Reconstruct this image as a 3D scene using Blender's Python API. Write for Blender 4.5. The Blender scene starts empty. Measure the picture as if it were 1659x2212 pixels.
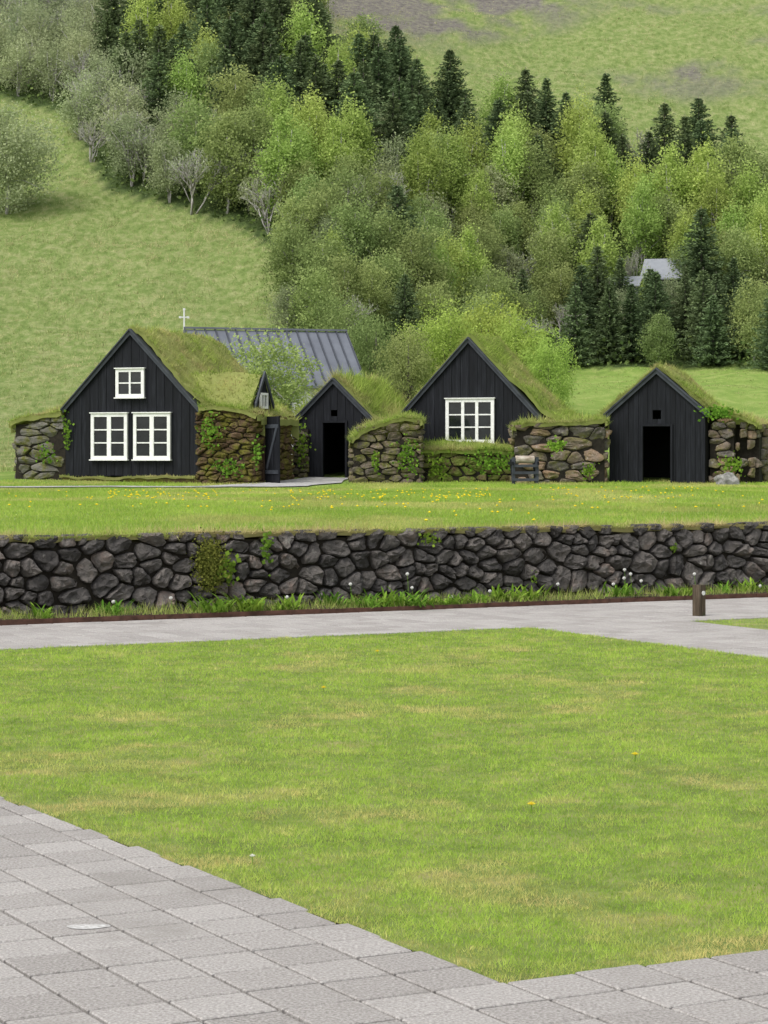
import bpy, math, random
import numpy as np
from mathutils import Vector, noise, Matrix
SC=bpy.context.scene; C=SC.collection
F=4922.0; CX=829.5; HY=980.0; EYE=1.6
R=math.radians
rng=np.random.default_rng(7)
random.seed(5)

# ------------------------------------------------------------ materials
def mat(name, stops, scale=4, attr=0.0, rough=.9, bump=0., bscale=25, bdist=.02, coord='Object', stretch=None, moss=None, spec=.25, metallic=0, detail=6, moss2=None):
    m=bpy.data.materials.new(name); m.use_nodes=True; nt=m.node_tree; n=nt.nodes; l=nt.links
    b=n['Principled BSDF']; b.inputs['Roughness'].default_value=rough; b.inputs['Specular IOR Level'].default_value=spec
    b.inputs['Metallic'].default_value=metallic
    tc=n.new('ShaderNodeTexCoord'); src=tc.outputs[coord]
    if stretch:
        mp=n.new('ShaderNodeMapping'); mp.inputs['Scale'].default_value=stretch; l.new(src,mp.inputs['Vector']); src=mp.outputs['Vector']
    nz=n.new('ShaderNodeTexNoise'); nz.inputs['Scale'].default_value=scale; nz.inputs['Detail'].default_value=detail; nz.inputs['Roughness'].default_value=.62
    l.new(src,nz.inputs['Vector'])
    st=n.new('ShaderNodeMapRange'); st.inputs['From Min'].default_value=.28; st.inputs['From Max'].default_value=.72; l.new(nz.outputs['Fac'],st.inputs['Value'])
    fac=st.outputs['Result']
    if attr>0:
        at=n.new('ShaderNodeAttribute'); at.attribute_name='tint'
        mx=n.new('ShaderNodeMix'); mx.data_type='FLOAT'; mx.inputs[0].default_value=attr
        l.new(fac,mx.inputs[2]); l.new(at.outputs['Fac'],mx.inputs[3]); fac=mx.outputs[0]
    rp=n.new('ShaderNodeValToRGB'); l.new(fac,rp.inputs['Fac'])
    els=rp.color_ramp.elements
    while len(els)<len(stops): els.new(.5)
    for e,(p,c) in zip(els,stops): e.position=p; e.color=(*c,1)
    col=rp.outputs['Color']
    for ms in (moss,moss2):
        if ms:
            mc,msc,lo,hi=ms
            z2=n.new('ShaderNodeTexNoise'); z2.inputs['Scale'].default_value=msc; z2.inputs['Detail'].default_value=7; z2.inputs['Roughness'].default_value=.65
            l.new(tc.outputs[coord],z2.inputs['Vector'])
            r2=n.new('ShaderNodeMapRange'); r2.inputs['From Min'].default_value=lo; r2.inputs['From Max'].default_value=hi; l.new(z2.outputs['Fac'],r2.inputs['Value'])
            m2=n.new('ShaderNodeMix'); m2.data_type='RGBA'; l.new(r2.outputs['Result'],m2.inputs[0]); l.new(col,m2.inputs[6]); m2.inputs[7].default_value=(*mc,1); col=m2.outputs[2]
    l.new(col,b.inputs['Base Color'])
    if bump>0:
        nb=n.new('ShaderNodeTexNoise'); nb.inputs['Scale'].default_value=bscale; nb.inputs['Detail'].default_value=8; nb.inputs['Roughness'].default_value=.7
        l.new(src,nb.inputs['Vector'])
        bp=n.new('ShaderNodeBump'); bp.inputs['Strength'].default_value=bump; bp.inputs['Distance'].default_value=bdist
        l.new(nb.outputs['Fac'],bp.inputs['Height']); l.new(bp.outputs['Normal'],b.inputs['Normal'])
    return m

def leafmat(name, c0, c1, transl=.3, objvar=.25, dry=None):
    m=bpy.data.materials.new(name); m.use_nodes=True; nt=m.node_tree; n=nt.nodes; l=nt.links
    n.remove(n['Principled BSDF']); out=n['Material Output']
    at=n.new('ShaderNodeAttribute'); at.attribute_name='tint'
    mx=n.new('ShaderNodeMix'); mx.data_type='RGBA'; l.new(at.outputs['Fac'],mx.inputs[0]); mx.inputs[6].default_value=(*c0,1); mx.inputs[7].default_value=(*c1,1)
    col=mx.outputs[2]
    if dry:
        ad=n.new('ShaderNodeAttribute'); ad.attribute_name='dry'
        d0=n.new('ShaderNodeMix'); d0.data_type='RGBA'; l.new(at.outputs['Fac'],d0.inputs[0]); d0.inputs[6].default_value=(*[v*.55 for v in dry],1); d0.inputs[7].default_value=(*dry,1)
        m2=n.new('ShaderNodeMix'); m2.data_type='RGBA'; l.new(ad.outputs['Fac'],m2.inputs[0]); l.new(col,m2.inputs[6]); l.new(d0.outputs[2],m2.inputs[7]); col=m2.outputs[2]
    if objvar>0:
        oi=n.new('ShaderNodeObjectInfo'); mr=n.new('ShaderNodeMapRange'); mr.inputs['To Min'].default_value=1-objvar; mr.inputs['To Max'].default_value=1+objvar
        l.new(oi.outputs['Random'],mr.inputs['Value'])
        mh=n.new('ShaderNodeMapRange'); mh.inputs['To Min'].default_value=.48; mh.inputs['To Max'].default_value=.51
        ml=n.new('ShaderNodeMath'); ml.operation='MULTIPLY'; ml.inputs[1].default_value=37.7; l.new(oi.outputs['Random'],ml.inputs[0])
        fr=n.new('ShaderNodeMath'); fr.operation='FRACT'; l.new(ml.outputs[0],fr.inputs[0]); l.new(fr.outputs[0],mh.inputs['Value'])
        hs=n.new('ShaderNodeHueSaturation'); l.new(mh.outputs['Result'],hs.inputs['Hue']); l.new(mr.outputs['Result'],hs.inputs['Value']); l.new(col,hs.inputs['Color']); col=hs.outputs['Color']
    df=n.new('ShaderNodeBsdfDiffuse'); tr=n.new('ShaderNodeBsdfTranslucent'); ms=n.new('ShaderNodeMixShader'); ms.inputs[0].default_value=transl
    l.new(col,df.inputs['Color']); l.new(col,tr.inputs['Color']); l.new(df.outputs[0],ms.inputs[1]); l.new(tr.outputs[0],ms.inputs[2]); l.new(ms.outputs[0],out.inputs['Surface'])
    return m

MT={}
MT['lawn_blade']=leafmat('lawn_blades',(.17,.30,.035),(.44,.62,.10),.38,0,dry=(.76,.66,.27))
MT['turf']=leafmat('turf_grass',(.14,.22,.04),(.48,.60,.14),.38,0,dry=(.70,.60,.30))
MT['hillgrass']=leafmat('hill_grass',(.11,.175,.04),(.33,.42,.12),.3,0,dry=(.66,.60,.32))
MT['weed']=leafmat('weed_leaves',(.08,.19,.02),(.28,.48,.07),.35,.15)
MT['creeper']=leafmat('creeper_leaves',(.07,.14,.02),(.22,.38,.05),.35,.15)
MT['mosscushion']=leafmat('moss_cushion',(.06,.08,.015),(.26,.27,.06),.2,0)
MT['spruce']=leafmat('spruce_needles',(.055,.09,.048),(.22,.30,.135),.2,.22)  # colours of the slope trees are lightened in place of aerial haze
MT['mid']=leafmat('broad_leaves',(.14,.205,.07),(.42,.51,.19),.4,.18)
MT['bright']=leafmat('bright_leaves',(.19,.29,.065),(.53,.67,.20),.42,.14)
MT['nearbright']=leafmat('near_bright_leaves',(.17,.27,.055),(.50,.64,.16),.4,.12)
MT['willow']=leafmat('willow_leaves',(.18,.225,.115),(.44,.49,.27),.37,.18)
MT['pale']=leafmat('pale_leaves',(.22,.275,.14),(.50,.56,.32),.38,.15)  # pale green leaf, lightened further to stand in for upper-left haze
MT['sapling']=leafmat('sapling_leaves',(.18,.26,.07),(.48,.58,.22),.4,.1)
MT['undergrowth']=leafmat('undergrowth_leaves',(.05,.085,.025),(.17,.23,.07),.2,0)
MT['bark']=mat('bark',[(0,(.07,.06,.05)),(1,(.2,.18,.155))],scale=6,stretch=(3,3,.6),bump=.4)
MT['greybark']=mat('grey_bark',[(0,(.30,.28,.27)),(1,(.56,.53,.51))],scale=6,stretch=(3,3,.6),bump=.4)
MT['black_wood']=mat('black_tarred_planks',[(0,(.0045,.005,.0065)),(.55,(.009,.010,.0135)),(1,(.023,.025,.032))],scale=3,attr=.25,rough=.7,bump=.3,bscale=8,stretch=(7,7,.5),bdist=.01,spec=.18)
MT['barge']=mat('slate_board',[(0,(.028,.032,.04)),(1,(.068,.076,.092))],scale=4,rough=.6,bump=.2,bscale=20)  # slate lightened so the boards carry the highlight along the gable edges
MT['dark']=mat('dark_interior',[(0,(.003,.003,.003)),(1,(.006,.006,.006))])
MT['white']=mat('white_paint',[(0,(.66,.66,.64)),(1,(.86,.86,.85))],scale=9,rough=.5,bump=.1,bscale=40)
MT['glass']=mat('window_glass',[(0,(.006,.008,.009)),(1,(.02,.024,.026))],scale=3,rough=.06,spec=.5)
MT['lava']=mat('lava_rock',[(0,(.055,.051,.049)),(.35,(.105,.098,.094)),(.7,(.18,.163,.15)),(1,(.26,.19,.155))],scale=9,attr=.6,rough=.97,bump=.9,bscale=30,bdist=.04,moss=((.33,.32,.29),10,.60,.78),spec=.05)
MT['brownrock']=mat('mossy_brown_rock',[(0,(.06,.053,.045)),(.4,(.13,.112,.09)),(.7,(.20,.155,.115)),(1,(.30,.275,.24))],scale=4,attr=.6,rough=.95,bump=1.,bscale=12,bdist=.06,moss=((.15,.15,.045),3.4,.45,.6),moss2=((.36,.35,.31),9,.60,.74),spec=.1)
MT['orangerock']=mat('rusty_brown_rock',[(0,(.08,.072,.064)),(.3,(.16,.143,.125)),(.6,(.25,.185,.135)),(.8,(.31,.205,.13)),(1,(.35,.32,.28))],scale=3,attr=.62,rough=.95,bump=1.,bscale=11,bdist=.06,moss=((.15,.145,.055),3.,.49,.64),moss2=((.42,.40,.36),9,.58,.74),spec=.1)
MT['mossyrock']=mat('heavily_mossed_rock',[(0,(.035,.024,.016)),(.5,(.10,.065,.04)),(1,(.18,.125,.08))],scale=5,attr=.4,rough=.95,bump=1.,bscale=14,bdist=.07,moss=((.15,.14,.03),3.5,.43,.6),spec=.1)
MT['greenrock']=mat('moss_covered_rock',[(0,(.035,.03,.018)),(.5,(.10,.07,.04)),(1,(.18,.135,.085))],scale=5,attr=.4,rough=.95,bump=1.,bscale=14,bdist=.07,moss=((.15,.18,.045),3.0,.36,.54),spec=.1)
MT['greyrock']=mat('grey_rock',[(0,(.08,.076,.068)),(.5,(.17,.16,.143)),(1,(.30,.285,.26))],scale=4,attr=.5,rough=.95,bump=.9,bscale=14,bdist=.06,moss=((.13,.13,.04),4,.44,.6),spec=.1)
MT['soil']=mat('dark_soil',[(0,(.02,.016,.01)),(1,(.08,.06,.038))],scale=14,bump=.6,bscale=60,coord='Object')
MT['joint']=mat('joint_moss',[(0,(.012,.011,.008)),(1,(.035,.033,.022))],scale=14)
MT['gap']=mat('joint_earth',[(0,(.010,.008,.006)),(1,(.03,.025,.018))],scale=14)
MT['paver']=mat('concrete_paver',[(0,(.16,.148,.138)),(.38,(.32,.30,.283)),(.62,(.41,.388,.368)),(1,(.62,.595,.57))],scale=95,attr=.2,rough=.95,bump=.8,bscale=150,bdist=.006,moss=((.26,.243,.222),1.6,.54,.80),detail=5,spec=.1)
MT['flag']=mat('flagstones',[(0,(.18,.18,.17)),(.5,(.38,.375,.36)),(1,(.5,.49,.48))],scale=4,rough=.9,bump=.5,bscale=12)
MT['rust']=mat('rusty_steel_edging',[(0,(.045,.024,.016)),(1,(.14,.07,.05))],scale=12,rough=.85)
MT['metalroof']=mat('grey_metal_roof',[(0,(.11,.12,.145)),(1,(.17,.185,.215))],scale=1.5,rough=.5,spec=.4,bump=.05)
MT['seam']=mat('roof_seam_metal',[(0,(.045,.05,.062)),(1,(.07,.078,.095))],scale=1.5,rough=.5,spec=.4)
MT['greyroof']=mat('pale_metal_roof',[(0,(.20,.215,.24)),(1,(.29,.305,.33))],scale=1.5,rough=.55)
MT['postwood']=mat('weathered_post_wood',[(0,(.03,.022,.015)),(.6,(.085,.064,.042)),(1,(.16,.13,.095))],scale=6,stretch=(6,6,.6),bump=.5,bscale=10,moss=((.05,.07,.03),6,.55,.7))
MT['yellow']=mat('yellow_petals',[(0,(.70,.50,.01)),(1,(.9,.72,.03))],scale=60)
MT['clock']=mat('seed_fluff',[(0,(.6,.6,.56)),(1,(.85,.85,.82))],scale=60)
MT['stain']=mat('pale_stain',[(0,(.30,.285,.27)),(.5,(.50,.49,.475)),(1,(.70,.70,.69))],scale=60,rough=.95,bump=.6,bscale=150,bdist=.005)
MT['log']=mat('pale_log',[(0,(.18,.13,.09)),(.5,(.40,.34,.28)),(1,(.6,.56,.5))],scale=5,stretch=(1,5,5),bump=.3)

# ------------------------------------------------------------ mesh helpers
def npmesh(name,V,Fs,m,parent=None,tint=None,dry=None,smooth=False):
    V=np.asarray(V,dtype=np.float32)
    me=bpy.data.meshes.new(name); me.vertices.add(len(V)); me.vertices.foreach_set('co',V.ravel())
    Fs=[np.asarray(f,dtype=np.int32) for f in Fs if len(f)]
    idx=np.concatenate([f.ravel() for f in Fs]); tot=np.concatenate([np.full(len(f),f.shape[1],dtype=np.int32) for f in Fs])
    st=np.concatenate([[0],np.cumsum(tot)[:-1]]).astype(np.int32)
    me.loops.add(len(idx)); me.loops.foreach_set('vertex_index',idx); me.polygons.add(len(tot)); me.polygons.foreach_set('loop_start',st)
    me.polygons.foreach_set('use_smooth',np.full(len(tot),smooth,dtype=bool))
    me.update(calc_edges=True)
    for nm,a in (('tint',tint),('dry',dry)):
        if a is not None:
            at=me.attributes.new(nm,'FLOAT','POINT'); at.data.foreach_set('value',np.asarray(a,dtype=np.float32))
    me.materials.append(m)
    o=bpy.data.objects.new(name,me); C.objects.link(o)
    if parent: o.parent=parent
    return o

class MB:
    def __init__(s): s.v=[]; s.f=[]; s.t=[]
    def add(s,vs,fs,t=.5):
        b=len(s.v); s.v+= [tuple(v) for v in vs]; s.f+=[tuple(b+i for i in f) for f in fs]; s.t+=[t]*len(vs)
    def box(s,x0,x1,y0,y1,z0,z1,t=.5,M=None):
        vs=[(x0,y0,z0),(x1,y0,z0),(x1,y1,z0),(x0,y1,z0),(x0,y0,z1),(x1,y0,z1),(x1,y1,z1),(x0,y1,z1)]
        if M is not None: vs=[M@Vector(v) for v in vs]
        s.add(vs,[(0,3,2,1),(4,5,6,7),(0,1,5,4),(1,2,6,5),(2,3,7,6),(3,0,4,7)],t)
    def prism(s,poly,y0,y1,t=.5):
        n=len(poly); vs=[(x,y0,z) for x,z in poly]+[(x,y1,z) for x,z in poly]
        s.add(vs,[tuple(range(n)),tuple(range(2*n-1,n-1,-1))]+[(i,i+n,(i+1)%n+n,(i+1)%n) for i in range(n)],t)
    def tube(s,pts,rad,n=6,t=.5):
        P=[Vector(p) for p in pts]
        vs=[];fs=[]
        for i,p in enumerate(P):
            d=(P[min(i+1,len(P)-1)]-P[max(i-1,0)]).normalized()
            u=d.orthogonal().normalized(); w=d.cross(u)
            for k in range(n):
                a=2*math.pi*k/n; vs.append(p+(u*math.cos(a)+w*math.sin(a))*rad[i])
        for i in range(len(P)-1):
            for k in range(n): fs.append((i*n+k,i*n+(k+1)%n,(i+1)*n+(k+1)%n,(i+1)*n+k))
        fs.append(tuple(range(n-1,-1,-1))); fs.append(tuple((len(P)-1)*n+k for k in range(n)))
        s.add(vs,fs,t)
    def build(s,name,m,parent=None,smooth=False):
        me=bpy.data.meshes.new(name); me.from_pydata(s.v,[],s.f); me.update()
        me.polygons.foreach_set('use_smooth',[smooth]*len(me.polygons))
        at=me.attributes.new('tint','FLOAT','POINT'); at.data.foreach_set('value',s.t)
        me.materials.append(m); o=bpy.data.objects.new(name,me); C.objects.link(o)
        if parent: o.parent=parent
        return o
def empty(name,loc,rz=0,label=None,cat=None,group=None):
    o=bpy.data.objects.new(name,None); o.empty_display_size=.1; C.objects.link(o); o.location=loc; o.rotation_euler=(0,0,rz)
    tag(o,label,cat,group); return o
def tag(o,label=None,cat=None,group=None,kind=None):
    if label:o['label']=label
    if cat:o['category']=cat
    if group:o['group']=group
    if kind:o['kind']=kind
    return o

def vn(x,y,s=0.):
    x=np.asarray(x,float); y=np.asarray(y,float)
    xi=np.floor(x); yi=np.floor(y); xf=x-xi; yf=y-yi
    h=lambda a,b: np.modf(np.abs(np.sin(a*127.1+b*311.7+s*74.7)*43758.5453))[0]
    u=xf*xf*(3-2*xf); v=yf*yf*(3-2*yf)
    return (h(xi,yi)*(1-u)+h(xi+1,yi)*u)*(1-v)+(h(xi,yi+1)*(1-u)+h(xi+1,yi+1)*u)*v
def fbm(x,y,s=0.,o=4):
    r=0;a=.5;t=0
    for k in range(o):
        r=r+a*vn(x*2**k,y*2**k,s+k*3.1); t+=a; a*=.55
    return r/t

# ------------------------------------------------------------ layout frames
ANG=R(28.0); CA,SA=math.cos(ANG),math.sin(ANG); OX,OY=.365,6.91
def AB(a,b): return OX+a*CA-b*SA, OY+a*SA+b*CA
def toAB(X,Y): return (X-OX)*CA+(Y-OY)*SA, -(X-OX)*SA+(Y-OY)*CA
WB=15.25
YL=[0,56,60,63,70,80,90,105,120,140,160,200,300,420]; ZL=[.78,.79,.8,.95,1.2,1.9,4.0,8.5,14.5,23.5,32.5,51,95,130]
YR=[0,56,60,63,70,80,95,110,125,145,170,200,300,420]; ZR=[.78,.79,.8,.95,1.7,2.9,4.5,5.85,12.5,23.2,36,52,100,140]
def tz(X,Y):
    X=np.asarray(X,float); Y=np.asarray(Y,float)
    s=np.clip((X/np.maximum(Y,1)*100+4)/11,0,1); s=s*s*(3-2*s)
    def g(a,b):
        w=np.clip((Y-64)/8,0,1)*3.5
        return (np.interp(Y-w,a,b)+2*np.interp(Y,a,b)+np.interp(Y+w,a,b))/4
    z=g(YL,ZL)*(1-s)+g(YR,ZR)*s
    amp=np.clip((Y-72)/30,0,1)*.9
    z=z+amp*(fbm(X*.09,Y*.09,3)-.5)*2+amp*.35*(fbm(X*.5,Y*.5,5)-.5)
    z=z+np.where(Y<64,1,0)*(.05*(fbm(X*.35,Y*.18,8)-.5))*np.clip((Y-26)/8,0,1)*np.clip((60-Y)/6,0,1)
    z=z+.10*np.exp(-((X-5.2)/2.6)**2-((Y-44)/5.0)**2)
    return z
def px_of(X,Y,z): return CX+F*X/Y, HY-F*(z-EYE)/Y
def ground_at(px,py,y0=60,y1=200):
    Ys=np.arange(y0,y1,.25); Xs=(px-CX)/F*Ys; p=HY-F*(tz(Xs,Ys)-EYE)/Ys
    k=np.argmax(p<=py) if (p<=py).any() else len(Ys)-1
    return float(Xs[k]),float(Ys[k]),float(tz(Xs[k],Ys[k]))

# ------------------------------------------------------------ ground
soil=MB(); soil.add([(-300,-60,-.06),(300,-60,-.06),(300,60,-.06),(-300,60,-.06)],[(0,1,2,3)])
tag(soil.build('ground',MT['soil']),kind='structure')
xs=np.unique(np.concatenate([np.arange(-30,36,.5),np.arange(-60,-30,3),np.arange(36,66,3),np.linspace(-260,-60,20),np.linspace(66,260,20)]))
ts=np.concatenate([np.arange(.25,46,.6),np.arange(46,160,.9),np.linspace(162,380,30)])
XX,TT=np.meshgrid(xs,ts); YW=np.clip((XX-AB(0,WB)[0])*SA/CA+AB(0,WB)[1],8,45)
YY=YW+TT; ZZ=tz(XX,YY)
nR,nC=XX.shape
ii=np.arange(nR*nC).reshape(nR,nC)
Fq=np.stack([ii[:-1,:-1].ravel(),ii[:-1,1:].ravel(),ii[1:,1:].ravel(),ii[1:,:-1].ravel()],1)
PX,PY=px_of(XX,YY,ZZ)
hillm=np.clip((YY-66)/6,0,1)
rlawn=np.clip((XX/YY*100-6.5)/1.5,0,1)*np.clip((112-YY)/4,0,1)
hillm=hillm*(1-rlawn)
LOWX=[-400,0,150,230,430,520,600,612,618,1240,1900]; LOWY=[130,210,250,410,460,490,540,580,765,792,800]
UPX=[-400,560,640,700,860,1050,1260,1400,1659,1900]; UPY=[-500,-500,60,150,235,310,335,370,425,470]
inw=lambda px,py:(py<np.interp(px,LOWX,LOWY))&(py>np.interp(px,UPX,UPY))
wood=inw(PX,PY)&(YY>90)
tm=bpy.data.materials.new('terrain_grass'); tm.use_nodes=True
def build_terrain_mat(m):
    nt=m.node_tree;n=nt.nodes;l=nt.links;b=n['Principled BSDF'];b.inputs['Roughness'].default_value=.95;b.inputs['Specular IOR Level'].default_value=.1
    tc=n.new('ShaderNodeTexCoord')
    def nz(sc,st=None,d=7):
        a=n.new('ShaderNodeTexNoise');a.inputs['Scale'].default_value=sc;a.inputs['Detail'].default_value=d;a.inputs['Roughness'].default_value=.7
        s=tc.outputs['Object']
        if st:
            mp=n.new('ShaderNodeMapping');mp.inputs['Scale'].default_value=st;l.new(s,mp.inputs['Vector']);s=mp.outputs['Vector']
        l.new(s,a.inputs['Vector']);return a.outputs['Fac']
    def ramp(f,stops):
        r=n.new('ShaderNodeValToRGB');l.new(f,r.inputs['Fac']);e=r.color_ramp.elements
        while len(e)<len(stops):e.new(.5)
        for q,(p,c) in zip(e,stops):q.position=p;q.color=(*c,1)
        return r.outputs['Color']
    def mix(f,a,c):
        x=n.new('ShaderNodeMix');x.data_type='RGBA';l.new(f,x.inputs[0]);l.new(a,x.inputs[6]);l.new(c,x.inputs[7]);return x.outputs[2]
    def at(nm):
        a=n.new('ShaderNodeAttribute');a.attribute_name=nm;return a.outputs['Fac']
    lawn=ramp(nz(1.2,(1,.6,1)),[(.3,(.18,.29,.06)),(.5,(.25,.36,.08)),(.7,(.37,.43,.14))])
    hill=ramp(nz(2.2,(1.,.6,.6),9),[(.28,(.11,.17,.04)),(.45,(.19,.26,.075)),(.58,(.28,.32,.125)),(.75,(.38,.38,.19))])
    scree=ramp(nz(2.6,None,9),[(.3,(.09,.083,.077)),(.5,(.19,.175,.155)),(.7,(.28,.28,.17))])
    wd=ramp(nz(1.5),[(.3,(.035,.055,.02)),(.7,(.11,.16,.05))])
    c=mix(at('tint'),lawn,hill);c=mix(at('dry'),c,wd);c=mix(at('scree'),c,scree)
    l.new(c,b.inputs['Base Color'])
    bp=n.new('ShaderNodeBump');bp.inputs['Strength'].default_value=.9;bp.inputs['Distance'].default_value=.25;l.new(nz(4,(1,.6,.6)),bp.inputs['Height']);l.new(bp.outputs['Normal'],b.inputs['Normal'])
build_terrain_mat(tm)
V=np.stack([XX.ravel(),YY.ravel(),ZZ.ravel()],1)
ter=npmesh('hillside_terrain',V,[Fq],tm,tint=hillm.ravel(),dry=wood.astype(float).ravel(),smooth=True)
def screef(X,Y,PX,PY):
    up=np.interp(PX,UPX,UPY)
    s=np.clip((fbm(X*.055,Y*.16,21)-.5)*8,0,1)*np.clip((up-130-PY)/60,0,1)*(PX>560)*.65*np.clip((fbm(X*.5,Y*.3,39)-.35)*5,0,1)
    s=np.maximum(s,np.clip(1.5-(((PX-950)/310)**2+((PY-15)/75)**2),0,1)*np.clip((up-60-PY)/40,0,1)*np.clip((fbm(X*.4,Y*.3,9)-.33)*6,0,1))
    return np.maximum(s,np.clip(1.4-(((PX-1520)/75)**2+((PY-155)/22)**2),0,1)*np.clip((fbm(X*.5,Y*.5,19)-.3)*5,0,1))
scm=screef(XX,YY,PX,PY)
a=ter.data.attributes.new('scree','FLOAT','POINT');a.data.foreach_set('value',scm.ravel().astype(np.float32))
tag(ter,kind='structure')

# ------------------------------------------------------------ paving
T=.25
V=[];Fc=[];tt=[]
def tile(a0,a1,b0,b1):
    if a1-a0<.05 or b1-b0<.05: return
    g=.0075; bv=.004
    z=random.uniform(-.0015,.0015); base=len(V); t=random.random()
    for (da,db,zz) in ((0,0,-.04),(0,0,z-.004),(bv,bv,z)):
        for (x,y) in ((a0+g+da,b0+g+db),(a1-g-da,b0+g+db),(a1-g-da,b1-g-db),(a0+g+da,b1-g-db)):
            X,Y=AB(x,y); V.append((X,Y,zz)); tt.append(t)
    for L in range(2):
        for k in range(4):
            Fc.append((base+L*4+k,base+L*4+(k+1)%4,base+L*4+4+(k+1)%4,base+L*4+4+k))
    Fc.append((base+8,base+9,base+10,base+11))
def edgeA(b): return -.036*np.asarray(b)+.016*np.sin(np.floor(np.asarray(b)/T)*2.7)
def edgeB(a): return .014*np.sin(np.floor(np.asarray(a)/T)*1.9)
for i in range(-36,66):
    for j in range(-26,58):
        a0,a1,b0,b1=i*T,(i+1)*T,j*T,(j+1)*T
        ca,cb=(a0+a1)/2,(b0+b1)/2
        if ca<0 or cb<0:
            if 0<cb<12: a1=min(a1,float(edgeA(cb))) if a1<-.01 else float(edgeA(cb))
            if ca>0 and b1>=-.01: b1=b1+float(edgeB(ca))
            tile(a0,a1,b0,b1)
        elif cb>12.0: tile(a0,a1,b0,b1)
        elif 7.5<ca<9.25: tile(a0,a1,b0,b1)
pv=npmesh('pavement',V,[np.array(Fc)],MT['paver'],tint=tt); tag(pv,kind='structure')
jt=MB()
for (a0,a1,b0,b1) in ((-9,0.0,-6.5,14.5),(0.0,16.5,-6.5,0.0),(0.0,16.5,12.0,14.5),(7.5,9.25,0.0,12.0)):
    p=[AB(a0,b0),AB(a1,b0),AB(a1,b1),AB(a0,b1)]; jt.add([(x,y,-.0145) for x,y in p],[(0,1,2,3)])
tag(jt.build('pavement_bed',MT['joint']),kind='structure')
e=MB()
for k in range(17):
    a0=-6+k*1.8; X0,Y0=AB(a0,14.51); X1,Y1=AB(a0+1.795,14.51)
    X2,Y2=AB(a0+1.795,14.522); X3,Y3=AB(a0,14.522)
    z=.045+random.uniform(-.004,.004)
    e.add([(X0,Y0,-.05),(X1,Y1,-.05),(X2,Y2,-.05),(X3,Y3,-.05),(X0,Y0,z),(X1,Y1,z),(X2,Y2,z),(X3,Y3,z)],[(4,5,6,7),(0,1,5,4),(1,2,6,5),(2,3,7,6),(3,0,4,7)])
tag(e.build('kerb_edging',MT['rust']),kind='structure')
bx=np.linspace(-6,24,140); by=np.linspace(14.522,15.5,7)
A2,B2=np.meshgrid(bx,by); Xb,Yb=AB(A2,B2); Zb=.015+.05*fbm(A2*5,B2*5,2)
I2=np.arange(A2.size).reshape(A2.shape)
Fb=np.stack([I2[:-1,:-1].ravel(),I2[:-1,1:].ravel(),I2[1:,1:].ravel(),I2[1:,:-1].ravel()],1)
tag(npmesh('border_soil',np.stack([Xb.ravel(),Yb.ravel(),Zb.ravel()],1),[Fb],MT['soil'],smooth=True),kind='structure')

# ------------------------------------------------------------ lawn sheet + blades
lawnm=mat('lawn_ground',[(0,(.11,.14,.035)),(.5,(.19,.25,.06)),(1,(.32,.30,.12))],scale=2.5,bump=.5,bscale=60)
def lawn(name,pts):
    m=MB(); p=[AB(*q) for q in pts]
    m.add([(x,y,-.009) for x,y in p],[(0,1,2,3)]); tag(m.build(name,lawnm),kind='structure')
lawn('lawn',[(0,0),(7.5,0),(7.5,12),(-.43,12)]); lawn('lawn',[(9.25,-8),(26,-8),(26,12),(9.25,12)])
def blades(P,D,L,W,ang=None):
    n=len(P)
    if ang is None: ang=rng.uniform(0,2*np.pi,n)
    S=np.stack([np.cos(ang),np.sin(ang),np.zeros(n)],1)*(W/2)[:,None]
    tip=P+D*L[:,None]
    V=np.empty((n,3,3)); V[:,0]=P-S; V[:,1]=P+S; V[:,2]=tip
    return V.reshape(-1,3), np.arange(3*n).reshape(-1,3)
def lean(n,k):
    d=np.stack([rng.normal(0,k,n),rng.normal(0,k,n),np.ones(n)],1); return d/np.linalg.norm(d,axis=1)[:,None]
def lawn_blades(name,n,a0,a1,b0,b1,dmax,ragged):
    a=rng.uniform(a0,a1,n); b=rng.uniform(b0,b1,n); X,Y=AB(a,b)
    keep=rng.random(n)<np.clip((7.2/np.maximum(Y,7.2))**1.55,0,1)
    if ragged:
        keep&=(a>edgeA(b)-.012+.04*(fbm(b*9,b*0,4)-.35))&(b>edgeB(a)-.012+.04*(fbm(a*9,a*0,6)-.35))
    a,b,X,Y=a[keep],b[keep],X[keep],Y[keep]; n=len(a)
    patch=fbm(a*1.3,b*1.3,11,5); fine=fbm(a*7,b*7,31,3); lush=fbm(a*2.3,b*2.3,17,4); tuft=fbm(a*14,b*14,61,3)
    dry=np.clip((patch-.57)*4.,0,.62)*(.5+fine)+np.clip((fine-.58)*2.2,0,.45)+rng.random(n)**4*.5
    ed=np.minimum(a-edgeA(b),b) if ragged else np.full(n,9.)
    dry=np.clip(dry+np.clip(1-ed/.2,0,1)*.65*rng.random(n),0,1)
    h=(.012+.015*rng.random(n))*(.6+.9*np.clip(lush-.3,0,1)+.7*np.clip(tuft-.45,0,1)*2); h*=1+.35*np.clip(Y/20-.4,0,1)
    w=.0028*(Y/7)**.75*(.7+.6*rng.random(n))
    z=np.full(n,-.010)+.014*(fbm(a*3,b*3,51)-.2)
    Vb,Fb=blades(np.stack([X,Y,z],1),lean(n,.65),h,w)
    tint=np.clip(.16+.5*rng.random(n)+.85*(lush-.35)+.9*(tuft-.5)+.3*(vn(a*25,b*25,3)-.5),0,1)
    return npmesh(name,Vb,[Fb],MT['lawn_blade'],tint=np.repeat(tint,3),dry=np.repeat(dry,3))
tag(lawn_blades('lawn_grass',1280000,-.45,7.5,-.03,12.0,0,True),'short mown green grass with faint straw coloured patches between the grey paving','grass',kind='stuff')
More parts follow.
